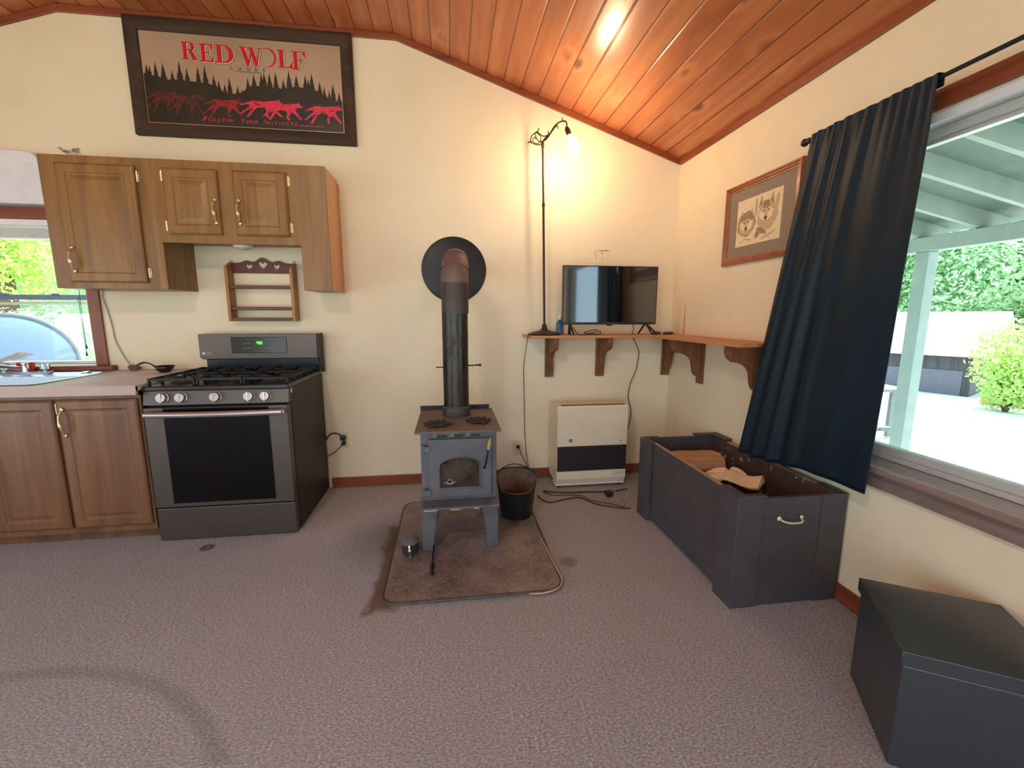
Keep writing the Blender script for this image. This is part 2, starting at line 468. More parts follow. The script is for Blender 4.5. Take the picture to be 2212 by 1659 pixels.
M['glove'] = plain('cream_leather', S(232, 212, 178), .75, 0, .3, .08, 12, bump=.2)
M['leather'] = plain('black_faux_leather', S(44, 50, 54), .4, 0, .8, .12, 40, bump=.15)
M['seam'] = plain('dark_stitch', S(60, 50, 44), .7)
def curtain_mat():
    t = NT('dark_teal_satin'); t.set(.48, 0, .35)
    
    f = t.noise(t.coord((90, 90, 90)), 6, 2)
    c = t.ramp(f, [(.3, S(15, 30, 40)), (.7, S(22, 43, 56))]); t.col(c)
    tr = t.node('ShaderNodeBsdfTranslucent'); tr.inputs['Color'].default_value = S(44, 92, 110)
    mx = t.node('ShaderNodeMixShader'); mx.inputs[0].default_value = .26
    t.link(t.b.outputs[0], mx.inputs[1]); t.link(tr.outputs[0], mx.inputs[2]); t.link(mx.outputs[0], t.out.inputs['Surface'])
    wv = t.noise(t.coord((3, 3, 1.2)), 3, 4, .6, .6)
    t.bump(wv, .10, .02)
    return t.m
M['curtain'] = curtain_mat()
M['alum'] = plain('white_aluminium_sash', S(206, 206, 200), .4, .3, .5, .04)
M['sillpaint'] = wood('weathered_sill', S(110, 92, 84), S(140, 118, 108), S(160, 138, 128), 'y', .2, coat=1.0, spec=.8)
_b = M['sillpaint'].node_tree.nodes['Principled BSDF']; _b.inputs['Coat Roughness'].default_value = .14; _b.inputs['Coat IOR'].default_value = 1.65
def glass_mat(name, tint):
    t = NT(name)
    tp = t.node('ShaderNodeBsdfTransparent'); tp.inputs[0].default_value = tint
    gl = t.node('ShaderNodeBsdfGlossy'); gl.inputs['Roughness'].default_value = .02
    lw = t.node('ShaderNodeLayerWeight'); lw.inputs['Blend'].default_value = .5
    fr = t.math('ADD', t.math('MULTIPLY', t.math('POWER', lw.outputs['Facing'], 5), .45), .025)
    mx = t.node('ShaderNodeMixShader'); t.link(fr, mx.inputs[0]); t.link(tp.outputs[0], mx.inputs[1]); t.link(gl.outputs[0], mx.inputs[2])
    t.link(mx.outputs[0], t.out.inputs['Surface']); return t.m
M['pane'] = glass_mat('window_glass', (.92, .985, .972, 1))
def mirror_mat():
    t = NT('bronze_mirror_sky'); t.set(.22, .55, .5)
    v = t.coord((1, 1, 1)); f = t.noise(v, 2.5, 3)
    t.col(t.ramp(f, [(.3, S(186, 158, 128)), (.7, S(204, 178, 148))])); return t.m
M['mirror'] = mirror_mat()
M['pineprint'] = plain('dark_tree_print', S(44, 36, 24), .25, 0, .5, .25, 8)
M['redink'] = plain('red_print', S(196, 22, 28), .3)
def fur_ink(name, c, d, lo, hi):
    t = NT(name); t.set(.35, 0, .5); f = t.noise(t.coord((1, 1, 1.6)), 34, 5, .65, .6)
    t.col(t.ramp(f, [(lo, d), (hi, c)])); return t.m
M['redink2'] = fur_ink('pink_red_print', S(220, 52, 78), S(92, 14, 24), .36, .47)
M['redink3'] = fur_ink('faded_red_print', S(158, 34, 40), S(62, 22, 18), .40, .52)
M['redink4'] = fur_ink('deep_red_print', S(108, 34, 22), S(52, 28, 18), .42, .58)
M['creamink'] = plain('cream_print', S(226, 206, 176), .3)
M['mat'] = plain('grey_brown_mat', S(138, 122, 104), .7, vary=.05)
M['paper'] = plain('drawing_paper', S(226, 206, 168), .7, vary=.06, scale=20)
M['pencil1'] = plain('light_pencil', S(190, 168, 130), .8, vary=.1, scale=60)
M['pencil2'] = plain('mid_pencil', S(150, 128, 96), .8, vary=.12, scale=60)
M['pencil3'] = plain('dark_pencil', S(90, 74, 54), .8, vary=.1, scale=60)
# outdoors
def leaf(name, a, b):
    t = NT(name); t.set(.6, 0, .3)
    oi = t.noise(t.coord(), 2.5, 4, .7)
    t.col(t.ramp(oi, [(.3, a), (.7, b)]))
    tr = t.node('ShaderNodeBsdfTranslucent'); tr.inputs[0].default_value = tuple(min(1, x * 1.3) for x in b[:3]) + (1,)
    mx = t.node('ShaderNodeMixShader'); mx.inputs[0].default_value = .45
    t.link(t.b.outputs[0], mx.inputs[1]); t.link(tr.outputs[0], mx.inputs[2]); t.link(mx.outputs[0], t.out.inputs['Surface'])
    return t.m
M['leaf1'] = leaf('green_leaves', S(128, 164, 122), S(186, 212, 170))
M['leaf2'] = leaf('yellow_green_leaves', S(138, 172, 92), S(190, 212, 132))
M['leaf3'] = leaf('bright_yellow_green_leaves', S(146, 184, 84), S(196, 218, 120))
M['gravel'] = plain('pale_gravel', S(206, 204, 192), .9, 0, .2, .08, 6)
M['porchpaint'] = plain('pale_green_grey_paint', S(150, 164, 158), .6, 0, .3, .1, 5)
M['roofboard'] = plain('grey_green_boards', S(112, 128, 122), .7, 0, .3, .12, 5)
M['metalroof'] = plain('bright_metal_roof', S(226, 228, 228), .4, .2, .5, .04)
M['tank'] = plain('blue_grey_tank', S(104, 124, 156), .4, .1, .5, .05)
M['tankrim'] = plain('dark_tank_rim', S(92, 100, 112), .4, .1, .5, .05)
M['tabletop'] = plain('grey_plank', S(120, 124, 126), .7)
M['hillgreen'] = leaf('hill_green', S(48, 78, 46), S(84, 118, 70))
# ================================================================ the room
LX = -4.43                     # left wall plane
RY = -2.8                      # rear wall plane
XA, XB, ZF, ZR = -2.34, -.3246, 3.17, 2.4775   # flat part of the ceiling, its height, height at the side walls
fl = MB().box(LX - .15, R + .15, RY - .15, D + .15, -.12, 0)
struct(fl.build('floor', M['carpet']), 'grey-brown flecked carpet floor')

# back wall with the kitchen window opening
WX0, WX1, WZ0, WZ1 = -3.62, -2.398, .965, 1.90
w = MB()
y0, y1 = D, D + .15
w.box(LX - .15, WX0, y0, y1, 0, ZR); w.box(WX0, WX1, y0, y1, 0, WZ0); w.box(WX0, WX1, y0, y1, WZ1, ZR)
w.box(WX1, R + .15, y0, y1, 0, ZR)
w.prism([(LX, ZR), (R, ZR), (XB, ZF), (XA, ZF)], 'y', y0, y1)
wall_back = struct(w.build('wall_back', M['wall']))
# right wall with the picture window opening
PY0, PY1, PZ0, PZ1 = -.35, 1.76, .70, 2.03
w = MB(); x0, x1 = R, R + .15
w.box(x0, x1, RY, PY0, 0, ZR + .03); w.box(x0, x1, PY1, D, 0, ZR + .03)
w.box(x0, x1, PY0, PY1, 0, PZ0); w.box(x0, x1, PY0, PY1, PZ1, ZR + .03)
struct(w.build('wall_right', M['wall']))
# left wall with a side window, rear wall with a wide glazed opening (both behind the camera)
w = MB(); x0, x1 = LX - .15, LX
w.box(x0, x1, RY, -2.2, 0, ZR); w.box(x0, x1, 1.3, D, 0, ZR); w.box(x0, x1, -2.2, 1.3, 0, .1); w.box(x0, x1, -2.2, 1.3, 2.2, ZR)
struct(w.build('wall_left', M['wall']))
w = MB(); y0, y1 = RY - .15, RY
w.box(LX, -3.7, y0, y1, 0, ZR); w.box(1.25, R, y0, y1, 0, ZR); w.box(-3.7, 1.25, y0, y1, 2.3, ZR)
w.prism([(LX, ZR), (R, ZR), (XB, ZF), (XA, ZF)], 'y', y0, y1)
struct(w.build('wall_rear', M['wall']))

# ceiling: flat in the middle, sloping down to both side walls
c = MB()
k = (ZF - ZR) / (R - XB)
poly = [(LX - .15, ZR - .15 * k), (XA, ZF), (XB, ZF), (R + .15, ZR - .15 * k), (R + .15, ZR - .15 * k + .08), (XB, ZF + .08), (XA, ZF + .08), (LX - .15, ZR - .15 * k + .08)]
c.prism(poly, 'y', RY - .15, D + .15)
struct(c.build('ceiling', M['ceiling']), 'varnished pine board ceiling')

# ceiling trim along back wall and right wall
def strip_back(name, pts, h=.042, t=.014):
    m = MB()
    lo = [(x, z - h) for x, z in pts]
    m.prism(pts + lo[::-1], 'y', D - t, D - .0005)
    return struct(m.build(name, M['trim'], bevel=.003))
strip_back('trim_1', [(LX, ZR - .002), (XA, ZF - .002), (XB, ZF - .002), (R - .015, ZR + .015 * k - .002)])
m = MB(); m.box(R - .014, R - .0005, RY, D - .015, ZR - .045, ZR - .002 + .004)
struct(m.build('trim_2', M['trimy'], bevel=.003))

# baseboards
m = MB(); m.box(-.92, R - .014, D - .014, D - .0005, .001, .078)
struct(m.build('baseboard_back', M['trim'], bevel=.004))
m = MB(); m.box(R - .014, R - .0005, RY, D - .015, .001, .082)
struct(m.build('baseboard_right', M['trimy'], bevel=.004))

# ---------------------------------------------------------------- kitchen window
win = bpy.data.objects.new('window_1', None); COL.objects.link(win); ORG['window_1'] = (0, 0, 0); struct(win, 'kitchen window above the counter')
fr = MB()
fr.box(WX1, WX1 + .072, D - .018, D - .0005, WZ0, 1.985)                 # right casing
fr.build('casing', M['trimz'], win, .003)
fr = MB(); fr.box(WX0 - .07, WX0, D - .018, D - .0005, WZ0, 1.91); fr.build('casing', M['trimz'], win, .003)
fr = MB(); fr.box(WX0 - .07, WX1 + .072, D - .02, D - .0005, 1.91, 1.985); fr.build('head_casing', M['trim'], win, .003)
fr = MB(); fr.box(WX0 - .1, WX1 + .118, D - .05, D + .08, .931, .964); fr.build('sill', M['trim'], win, .005)
fr = MB(); fr.box(WX1 - .012, WX1, D + .0, D + .14, WZ0, WZ1 + .02); fr.box(WX0, WX0 + .012, D, D + .14, WZ0, WZ1 + .02); fr.box(WX0, WX1, D, D + .14, WZ1, WZ1 + .012)
fr.build('jamb', M['whitepaint'], win)
yg = D + .08
fr = MB()
fr.box(WX0, WX1 - .012, yg, yg + .05, .966, .985); fr.box(WX1 - .035, WX1 - .012, yg, yg + .05, .985, WZ1); fr.box(WX0 + .012, WX0 + .03, yg, yg + .05, .985, WZ1)
fr.box(WX0, WX1 - .012, yg, yg + .05, 1.372, 1.39); fr.box(WX0, WX1 - .012, yg, yg + .05, 1.86, WZ1)
fr.build('sash_frame', M['alum'], win, .003)
fr = MB(); fr.box(WX0, WX1 - .012, yg - .012, yg + .03, 1.405, 1.438); fr.box(-2.96, -2.92, yg - .025, yg - .01, 1.432, 1.446); fr.box(-2.66, -2.62, yg - .025, yg - .01, 1.432, 1.446)
fr.build('meeting_rail', plain('blue_grey_rail', S(104, 116, 140), .4, .3), win, .003)  # rail is blue-grey, the sash around it white
g = MB().box(WX0 + .03, WX1 - .035, yg + .02, yg + .024, .985, 1.372); g.box(WX0 + .03, WX1 - .035, yg + .02, yg + .024, 1.438, 1.86); g.build('pane', M['pane'], win)
# raised white mini blind under the head of the window
bl = thing('raised_blind', 'white mini blind raised tight under the head of kitchen window', 'blind', (-3.0, D + .03, 1.8))
m = MB(); m.box(WX0 + .02, WX1 - .016, D - .012, D + .05, 1.872, 1.909); m.build('headrail', M['white'], bl, .003)
m = MB()
for i in range(7): m.box(WX0 + .03, WX1 - .02, D + .008, D + .046, 1.806 + i * .008, 1.8105 + i * .008)
m.build('slats', M['white'], bl)
m = MB(); m.box(WX0 + .03, WX1 - .02, D + .010, D + .046, 1.790, 1.803); m.build('bottom_rail', M['white'], bl, .003)
m = MB(); m.tube(smooth([(-2.432, D + .004, 1.86), (-2.443, D + .004, 1.60), (-2.452, D + .004, 1.43), (-2.456, D + .004, 1.24), (-2.457, D + .004, 1.10)], 6), .0016, 6)
m.tube([(-2.463, D + .004, 1.42), (-2.462, D + .004, 1.05)], .0016, 6); m.build('pull_cord', M['cord'], bl)
for x, z in ((-2.457, 1.085), (-2.462, 1.036)):
    m = MB(); m.lathe([(0, .026), (.004, .024), (.005, .008), (.009, 0), (0, 0)], (x, D + .004, z - .008), seg=12); m.build('tassel', M['black'], bl, smooth=True)
# white lamp pelmet above the window, beside the wall cabinet
pl = thing('window_pelmet', 'white box pelmet with rounded corner above kitchen window', 'pelmet', (-3.0, D, 1.97))
m = MB(); pr = [(-3.7, 1.99), (-2.508, 1.99), (-2.508, 2.245)] + [(-2.548 + a, 2.245 + b) for a, b in [(.038, .015), (.028, .03), (.01, .042), (-.02, .05)]] + [(-2.8, 2.305), (-3.7, 2.31)]
m.prism(pr, 'y', D - .085, D - .001); m.build('front_board', M['whitepaint'], pl)
m = MB(); m.box(-3.7, -2.515, D - .089, D - .085, 2.235, 2.242); m.box(-3.7, -2.515, D - .089, D - .085, 2.262, 2.27); m.build('ridge_strip', M['white'], pl)

# ---------------------------------------------------------------- wall cabinet
fy = D - .329
cabt = thing('wall_cabinet', 'brown oak wall cabinet with three raised-panel doors notched above the range', 'cabinet', (-1.54, D, 1.4614))
ux0, ux1, uz0, uz1, uz2, cx0, cx1 = -2.32, -.7554, 1.4614, 2.214, 1.7381, -1.7152, -.924
m = MB()
m.box(ux0, cx0, fy + .02, D - .001, uz0, uz1); m.box(cx0, cx1, fy + .02, D - .001, uz2 + .03, uz1); m.box(cx1, ux1 - .004, fy + .02, D - .001, uz0, uz1)
m.build('carcass', M['cab'], cabt)
m = MB(); m.box(ux1 - .004, ux1, fy + .02, D - .02, uz0, uz1); m.build('side_panel', M['cabside'], cabt)
m = MB(); m.box(ux1 - .003, ux1 + .008, D - .02, D - .001, uz0 - .004, uz1 - .02); m.build('scribe_moulding', M['cabside'], cabt, .002)
m = MB()   # face frame is one notched board
m.prism([(ux0, uz0), (cx0, uz0), (cx0, uz2), (cx1, uz2), (cx1, uz0), (ux1, uz0), (ux1, uz1), (ux0, uz1)], 'y', fy, fy + .02)
m.build('face_frame', M['cab'], cabt, .002)
def pull(parent, x, y, z0, z1, mat):
    m = MB(); n = 24; L = z1 - z0; pts = []; rs = []
    for i in range(n + 1):
        t = i / n
        pts.append((x + .004 * math.sin(2 * PI * t), y - .008 - .024 * math.sin(PI * t) ** .8, z0 + L * t))
        rs.append(.0045 + .006 * math.exp(-((t - .38) / .16) ** 2) + .002 * math.exp(-((t - .8) / .05) ** 2))
    m.tube(pts, rs, 10)
    for z in (z0 - .004, z1 + .004): m.ball((x, y - .006, z), .0105, 10, (1, .55, 1.25))
    return m.build('handle', mat, parent, smooth=True)
def hinge(parent, x, y, z):
    m = MB(); m.box(x - .010, x + .010, y - .003, y, z - .026, z + .026); m.cyl((x, y - .005, z - .03), (x, y - .005, z + .03), .0042, seg=10)
    for dz in (-.015, .015): m.ball((x + .006, y - .003, z + dz), .003, 8)
    return m.build('hinge', M['pewter'], parent)
LOOPS = [(0, 0), (.007, .006), (.012, .008), (.052, .008), (.058, .003), (.066, .0025), (.092, .008)]
for (a, b, c_, d_, hx, h0, h1, hg) in ((-2.232, -1.818, 1.497, 2.168, -2.194, 1.565, 1.69, ((-1.810, 2.108), (-1.806, 1.556))),
                                       (-1.670, -1.371, 1.787, 2.164, -1.392, 1.86, 1.985, ((-1.678, 2.118), (-1.678, 1.834))),
                                       (-1.286, -.980, 1.787, 2.164, -1.258, 1.86, 1.985, ((-.972, 2.116), (-.972, 1.84)))):
    dm = MB().panel(a, b, c_, d_, fy - .0125, .0117, LOOPS); door = dm.build('door', M['cab'], cabt)
    pull(door, hx, fy - .0205, h0, h1, M['pewter'])
    for x, z in hg: hinge(cabt, x, fy - .0005, z)
# crumpled tape on top
m = MB(); random.seed(3)
pts = [(-2.225 + .085 * i / 5 , 3.03 + random.uniform(-.01, .02), 2.219 + (.05 * math.sin(1 + i * 1.5) ** 2)) for i in range(6)]
pts2 = [(x + random.uniform(-.01, .015), y + .045, z + random.uniform(-.0, .02)) for x, y, z in pts]
pts3 = [(x + .01, y + .06, 2.216) for x, y, z in pts]
m.add(pts + pts2 + pts3, [(i, i + 1, 7 + i, 6 + i) for i in range(5)] + [(6 + i, 7 + i, 13 + i, 12 + i) for i in range(5)])
o = m.build('crumpled_paper', M['creamink'], None, origin=(-2.18, 3.05, 2.216)); s_ = o.modifiers.new('s', 'SOLIDIFY'); s_.thickness = .003
tag(o, 'crumpled cream paper tape lying on top of the wall cabinet', 'paper')
# round puck light under the middle cabinet
pk = thing('puck_light', 'round white puck light under the middle of wall cabinet', 'light', (-1.345, 3.23, uz2))
m = MB(); m.lathe([(0, 0), (.052, 0), (.056, -.006), (.056, -.022), (.05, -.03), (0, -.031)], (-1.345, 3.20, uz2 + .029), seg=32); m.build('housing', M['white'], pk, smooth=True)
m = MB(); m.lathe([(0, 0), (.034, 0), (.034, -.004), (0, -.006)], (-1.345, 3.20, uz2 - .003), seg=28); m.build('lens', M['ivory'], pk, smooth=True)

# ---------------------------------------------------------------- spice rack
sr = thing('spice_rack', 'small honey pine spice rack with heart cut-outs above the range', 'rack', (-1.285, D, 1.262))
rx0, rx1, ry0, rz0, rz1 = -1.498, -1.066, D - .095, 1.262, 1.66
for a in (rx0, rx1 - .019):
    m = MB(); m.prism([(ry0, rz0), (D - .002, rz0), (D - .002, rz1), (D - .02, rz1), (D - .045, rz1 - .012), (ry0 + .012, rz1 - .03), (ry0, rz1 - .045)], 'x', a, a + .019); m.build('side_panel', M['pine'], sr, .002)
# scalloped top rail with three hearts
top = []
for i in range(41):
    t = i / 40; x = rx0 + .02 + t * (rx1 - rx0 - .04)
    z = rz1 - .002 + .038 * math.exp(-((t - .5) / .11) ** 2) + .018 * math.exp(-((t - .24) / .08) ** 2) + .018 * math.exp(-((t - .76) / .08) ** 2)
    top.append((x, z))
def heart(cx, cz, s):
    return [(cx + s * .0625 * 16 * math.sin(t) ** 3, cz + s * .0625 * (13 * math.cos(t) - 5 * math.cos(2 * t) - 2 * math.cos(3 * t) - math.cos(4 * t))) for t in [2 * PI * k / 26 for k in range(26)]]
outline = [(rx0 + .02, rz1 - .070), (rx1 - .02, rz1 - .070)] + top[::-1]
holes = [heart(-1.372, 1.634, .0225), heart(-1.283, 1.645, .030), heart(-1.194, 1.634, .0225)]
m = MB()
loops = [outline] + [h[::-1] for h in holes]
allp = [p for l in loops for p in l]
tri = tessellate_polygon([[Vector((p[0], p[1], 0)) for p in l] for l in loops])
ya, yb = D - .016, D - .003
n = len(allp)
fs = [tuple(t) for t in tri] + [tuple(n + i for i in reversed(t)) for t in tri]
o_ = 0
for l in loops:
    for i in range(len(l)):
        j = (i + 1) % len(l); fs.append((o_ + i, o_ + j, n + o_ + j, n + o_ + i))
    o_ += len(l)
m.add([(p[0], ya, p[1]) for p in allp] + [(p[0], yb, p[1]) for p in allp], fs)
m.build('heart_rail', M['rackdark'], sr)
for z, d in ((1.483, .085), (1.338, .085), (1.264, .06)):
    m = MB(); m.box(rx0 + .0195, rx1 - .0195, ry0 + .012 if z > 1.3 else ry0 + .004, D - .012, z, z + .021); m.build('shelf_board', M['rackdark'], sr, .003)
for x in (rx0 + .012, rx1 - .012):
    m = MB(); m.tube(arc(0, 0, .008, 0, 180, 8) and [(x + a, D - .006, rz1 + .002 + b * 1.6) for a, b in arc(0, 0, .008, 0, 180, 8)], .0013, 6); m.build('hanger_loop', M['black'], sr)

# ---------------------------------------------------------------- counter, base cabinet, sink
yb = 2.64
bc = thing('base_cabinet', 'brown oak base cabinet with two panel doors under the sink counter', 'cabinet', (-2.6, yb + .3, 0))
bx1 = -1.712
m = MB(); m.box(-3.75, bx1, yb + .02, D - .002, .09, .76); m.build('carcass', M['cablow'], bc)
m = MB(); m.box(-3.75, bx1, yb, yb + .02, .075, .868); m.build('face_frame', M['cablow'], bc, .002)
m = MB(); m.box(-3.75, bx1 - .02, yb + .07, yb + .09, .001, .088); m.build('toe_kick', M['cablow'], bc)
LOW = [(0, 0), (.006, .006), (.012, .009), (.05, .009), (.056, .004), (.066, .003), (.086, .008)]
for a, b in ((-3.72, -3.35), (-3.335, -2.93), (-2.915, -2.515), (-2.50, -2.136), (-2.120, -1.725)):
    dm = MB().panel(a, b, .112, .85, yb - .0125, .0117, LOW); door = dm.build('door', M['cablow'], bc)
    if a > -2.3: pull(door, -2.087, yb - .0215, .66, .795, M['pewter'])
hinge(bc, -2.128, yb - .0005, .80)
ct = thing('countertop', 'pale laminate countertop between the sink and the range', 'countertop', (-2.7, 2.95, .875))
m = MB()
SX0, SX1, SY0, SY1 = -3.12, -2.265, 2.69, 3.16       # sink cut-out
for (a, b, c_, d_) in ((-3.75, SX0, 2.6, D - .001), (SX1, -1.705, 2.6, D - .001), (SX0, SX1, 2.6, SY0), (SX0, SX1, SY1, D - .001)):
    m.box(a, b, c_, d_, .895, .925)
m.build('top', M['laminate'], ct)
m = MB(); m.box(-3.75, -1.705, 2.598, 2.62, .872, .9245); m.build('front_edge', M['laminateedge'], ct, .004)
m = MB(); m.box(-3.75, -1.705, D - .016, D - .001, .9255, .93); m.build('back_edge', M['laminateedge'], ct)
sk = thing('kitchen_sink', 'stainless drop-in sink under the kitchen window', 'sink', (-2.7, 2.95, .925))
m = MB()   # rim and bowl: nested rounded rectangles
def rrect(x0, x1, y0, y1, r, n=5):
    return arc(x1 - r, y1 - r, r, 0, 90, n) + arc(x0 + r, y1 - r, r, 90, 180, n) + arc(x0 + r, y0 + r, r, 180, 270, n) + arc(x1 - r, y0 + r, r, 270, 360, n)
rings = []
for ins, z, b in ((0, .9262, 0), (.004, .931, 0), (.022, .932, 0), (.026, .929, 0), (.045, .929, .06), (.055, .92, .07), (.07, .78, .085), (.1, .77, .115)):
    rings.append([(x, y, z) for x, y in rrect(-3.14 + ins, -2.245 - ins, 2.668 + ins, 3.245 - ins - b * 1.3, .05)])
nn = len(rings[0]); vs = [p for r_ in rings for p in r_]; fs = []
for i in range(len(rings) - 1):
    for q in range(nn): fs.append((i * nn + q, i * nn + (q + 1) % nn, (i + 1) * nn + (q + 1) % nn, (i + 1) * nn + q))
fs.append(tuple((len(rings) - 1) * nn + q for q in range(nn)))
m.add(vs, fs); m.build('basin', M['sinksteel'], sk, smooth=True)
m = MB(); m.lathe([(0, .012), (.018, .010), (.026, .004), (.026, 0), (0, 0)], (-2.36, 3.18, .9305), seg=24); m.build('hole_cap', M['chrome'], sk, smooth=True)
fa = thing('faucet', 'chrome sink faucet with two clear acrylic knobs', 'faucet', (-2.72, 3.185, .93))
m = MB(); m.prism(rrect(-2.86, -2.56, 3.16, 3.215, .026), 'z', .9305, .944); m.build('deck_plate', M['chrome'], fa, .003)
m = MB(); m.lathe([(0, 0), (.018, 0), (.017, .03), (.014, .045), (.02, .05), (.02, .056), (0, .06)], (-2.71, 3.187, .944), seg=20)
m.tube(smooth([(-2.715, 3.18, .965), (-2.76, 3.11, .985), (-2.81, 3.03, 1.01), (-2.85, 2.97, 1.015), (-2.86, 2.95, 1.0)], 5), .011, 12); m.build('spout', M['chrome'], fa, smooth=True)
for x in (-2.83, -2.598):
    m = MB(); m.lathe([(0, 0), (.012, 0), (.012, .012), (0, .014)], (x, 3.187, .944), seg=16); kn = m.build('stem', M['chrome'], fa, smooth=True)
    m = MB(); m.lathe([(0, .014), (.021, .015), (.025, .035), (.027, .05), (.022, .055), (0, .056)], (x, 3.187, .944), seg=10, fn=None); m.build('knob', M['acrylic'], fa)
# sponge and dish brush at the back of the sink
o = MB().box(-2.825, -2.735, 3.262, 3.292, .9265, .995).build('sponge', plain('red_sponge', S(206, 70, 64), .8, vary=.2, scale=60), None, .006, origin=(-2.78, 3.277, .9265))
tag(o, 'red sponge on edge behind the sink faucet', 'sponge')
db = thing('dish_brush', 'white bristled dish brush leaning behind the faucet', 'brush', (-2.9, 3.25, .926))
m = MB(); m.tube(smooth([(-3.08, 3.262, .934), (-2.95, 3.262, .985), (-2.84, 3.255, 1.025)], 5), [.006] * 11, 8); m.build('handle', M['white'], db, smooth=True)
m = MB(); random.seed(5)
for i in range(60):
    a = random.uniform(-.9, .9); bx = -2.93 + .1 * random.random()
    bz = .995 + (bx + 2.93) * .38
    m.tube([(bx - .02, 3.258, bz - .004), (bx + .05 + .02 * random.random(), 3.258 + .014 * a, bz + .012 + .03 * random.random()), (bx + .09 + .03 * random.random(), 3.258 + .02 * a, bz + .005 + .022 * random.random())], .0012, 4)
m.build('bristles', M['white'], db)
# wire hanging from the cabinet, ending in a brown extension plug on the counter
wp = [(-2.30, D - .007, 1.462), (-2.308, D - .008, 1.421), (-2.289, D - .008, 1.329), (-2.274, D - .008, 1.227), (-2.267, D - .008, 1.133), (-2.229, D - .01, 1.028), (-2.19, D - .02, .965), (-2.168, D - .03, .948)]
ec = thing('extension_cord', 'grey wall wire ending in a brown plug on the counter', 'cord', (-2.15, D - .04, .93))
m = MB(); m.tube(smooth(wp, 6), .003, 6); m.build('wire', M['greycord'], ec, smooth=True)
m = MB(); m.prism([(-2.185, .955), (-2.165, .968), (-2.12, .952), (-2.122, .94), (-2.155, .930), (-2.172, .931)], 'y', D - .06, D - .022); m.build('plug', M['browncord'], ec, .004)
# small black ladle lying by the range
la = thing('ladle', 'small black ladle lying on the counter beside the range', 'ladle', (-1.92, 3.2, .926))
prof = [(0.001, .002), (.022, .002), (.034, .012), (.045, .034), (.047, .036), (.044, .034), (.033, .014), (.021, .005), (0.001, .005)]
m = MB(); m.lathe([(r * 1.25, h * 1.2) for r, h in prof], (-1.90, 3.19, .9258), seg=28); m.build('bowl', M['black'], la, smooth=True)
m = MB(); m.tube(smooth([(-1.955, 3.19, .966), (-2.0, 3.205, .985), (-2.05, 3.225, .987), (-2.10, 3.245, .968)], 6), [.0045] * 10 + [.006] * 9, 8); m.build('handle', M['black'], la, smooth=True)
m = MB(); m.tube(arc(0, 0, .04, 200, 300, 8) and [(-1.90 + a, 3.19 + b, .962) for a, b in arc(0, 0, .05, 190, 310, 10)], .004, 6); m.build('rim_mark', M['lightgrey'], la)

# ---------------------------------------------------------------- range
rg = thing('gas_range', 'black stainless gas range with dark oven window', 'range', (-1.317, 2.97, 0))
gx0, gx1, gy = -1.698, -.936, 2.64
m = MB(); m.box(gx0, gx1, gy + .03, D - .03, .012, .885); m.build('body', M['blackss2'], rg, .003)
m = MB(); m.prism([(gy - .012, .806), (gy + .03, .806), (gy + .03, .886), (gy + .004, .886)], 'x', gx0, gx1); m.build('control_panel', M['blackss'], rg, .003)
for i, x in enumerate((-1.595, -1.50, -1.322, -1.145, -1.058)):
    m = MB(); m.lathe([(0, 0), (.031, 0), (.031, .005), (.027, .007), (.0265, .024), (.024, .028), (0, .028)], (x, gy - .005, .847), (0, -1, .18), 26)
    kn = m.build('knob', M['handle'], rg, smooth=True)
    m = MB(); m.box(x - .003, x + .003, gy - .0375, gy - .020, .823, .876); m.build('pointer', M['chrome'], kn, .001)
# cooktop
m = MB(); m.box(gx0 - .002, gx1 + .002, gy - .005, D - .075, .886, .913); m.build('cooktop', M['enamel'], rg, .006)
for bx, by, br in ((-1.56, 2.78, .045), (-1.56, 3.06, .035), (-1.317, 2.92, .05), (-1.075, 2.78, .045), (-1.075, 3.06, .038)):
    m = MB(); m.lathe([(0, 0), (br + .018, 0), (br + .015, .006), (br, .007), (br, .016), (br - .004, .02), (0, .022)], (bx, by, .9135), seg=28); m.build('burner', M['cast'], rg, smooth=True)
for a, b in ((-1.688, -1.445), (-1.44, -1.195), (-1.19, -.946)):
    m = MB(); z0, z1 = .938, .952; y0, y1 = gy + .03, D - .10
    for x in (a, b - .012): m.box(x, x + .012, y0, y1, z0, z1)
    for y in (y0, (y0 + y1) / 2 - .006, y1 - .012): m.box(a, b, y, y + .012, z0, z1)
    for yc in (y0 + .13, y1 - .13):
        m.box((a + b) / 2 - .005, (a + b) / 2 + .005, yc - .12, yc - .03, z0, z1); m.box((a + b) / 2 - .005, (a + b) / 2 + .005, yc + .03, yc + .12, z0, z1)
        m.box(a, a + .085, yc - .005, yc + .005, z0, z1); m.box(b - .085, b, yc - .005, yc + .005, z0, z1)
    for x in (a, b - .012):
        for i in range(6):
            y = y0 + (y1 - y0 - .016) * i / 5; m.box(x, x + .012, y, y + .016, .914, z0 + .002)
    m.build('grate', M['grate'], rg, .002)
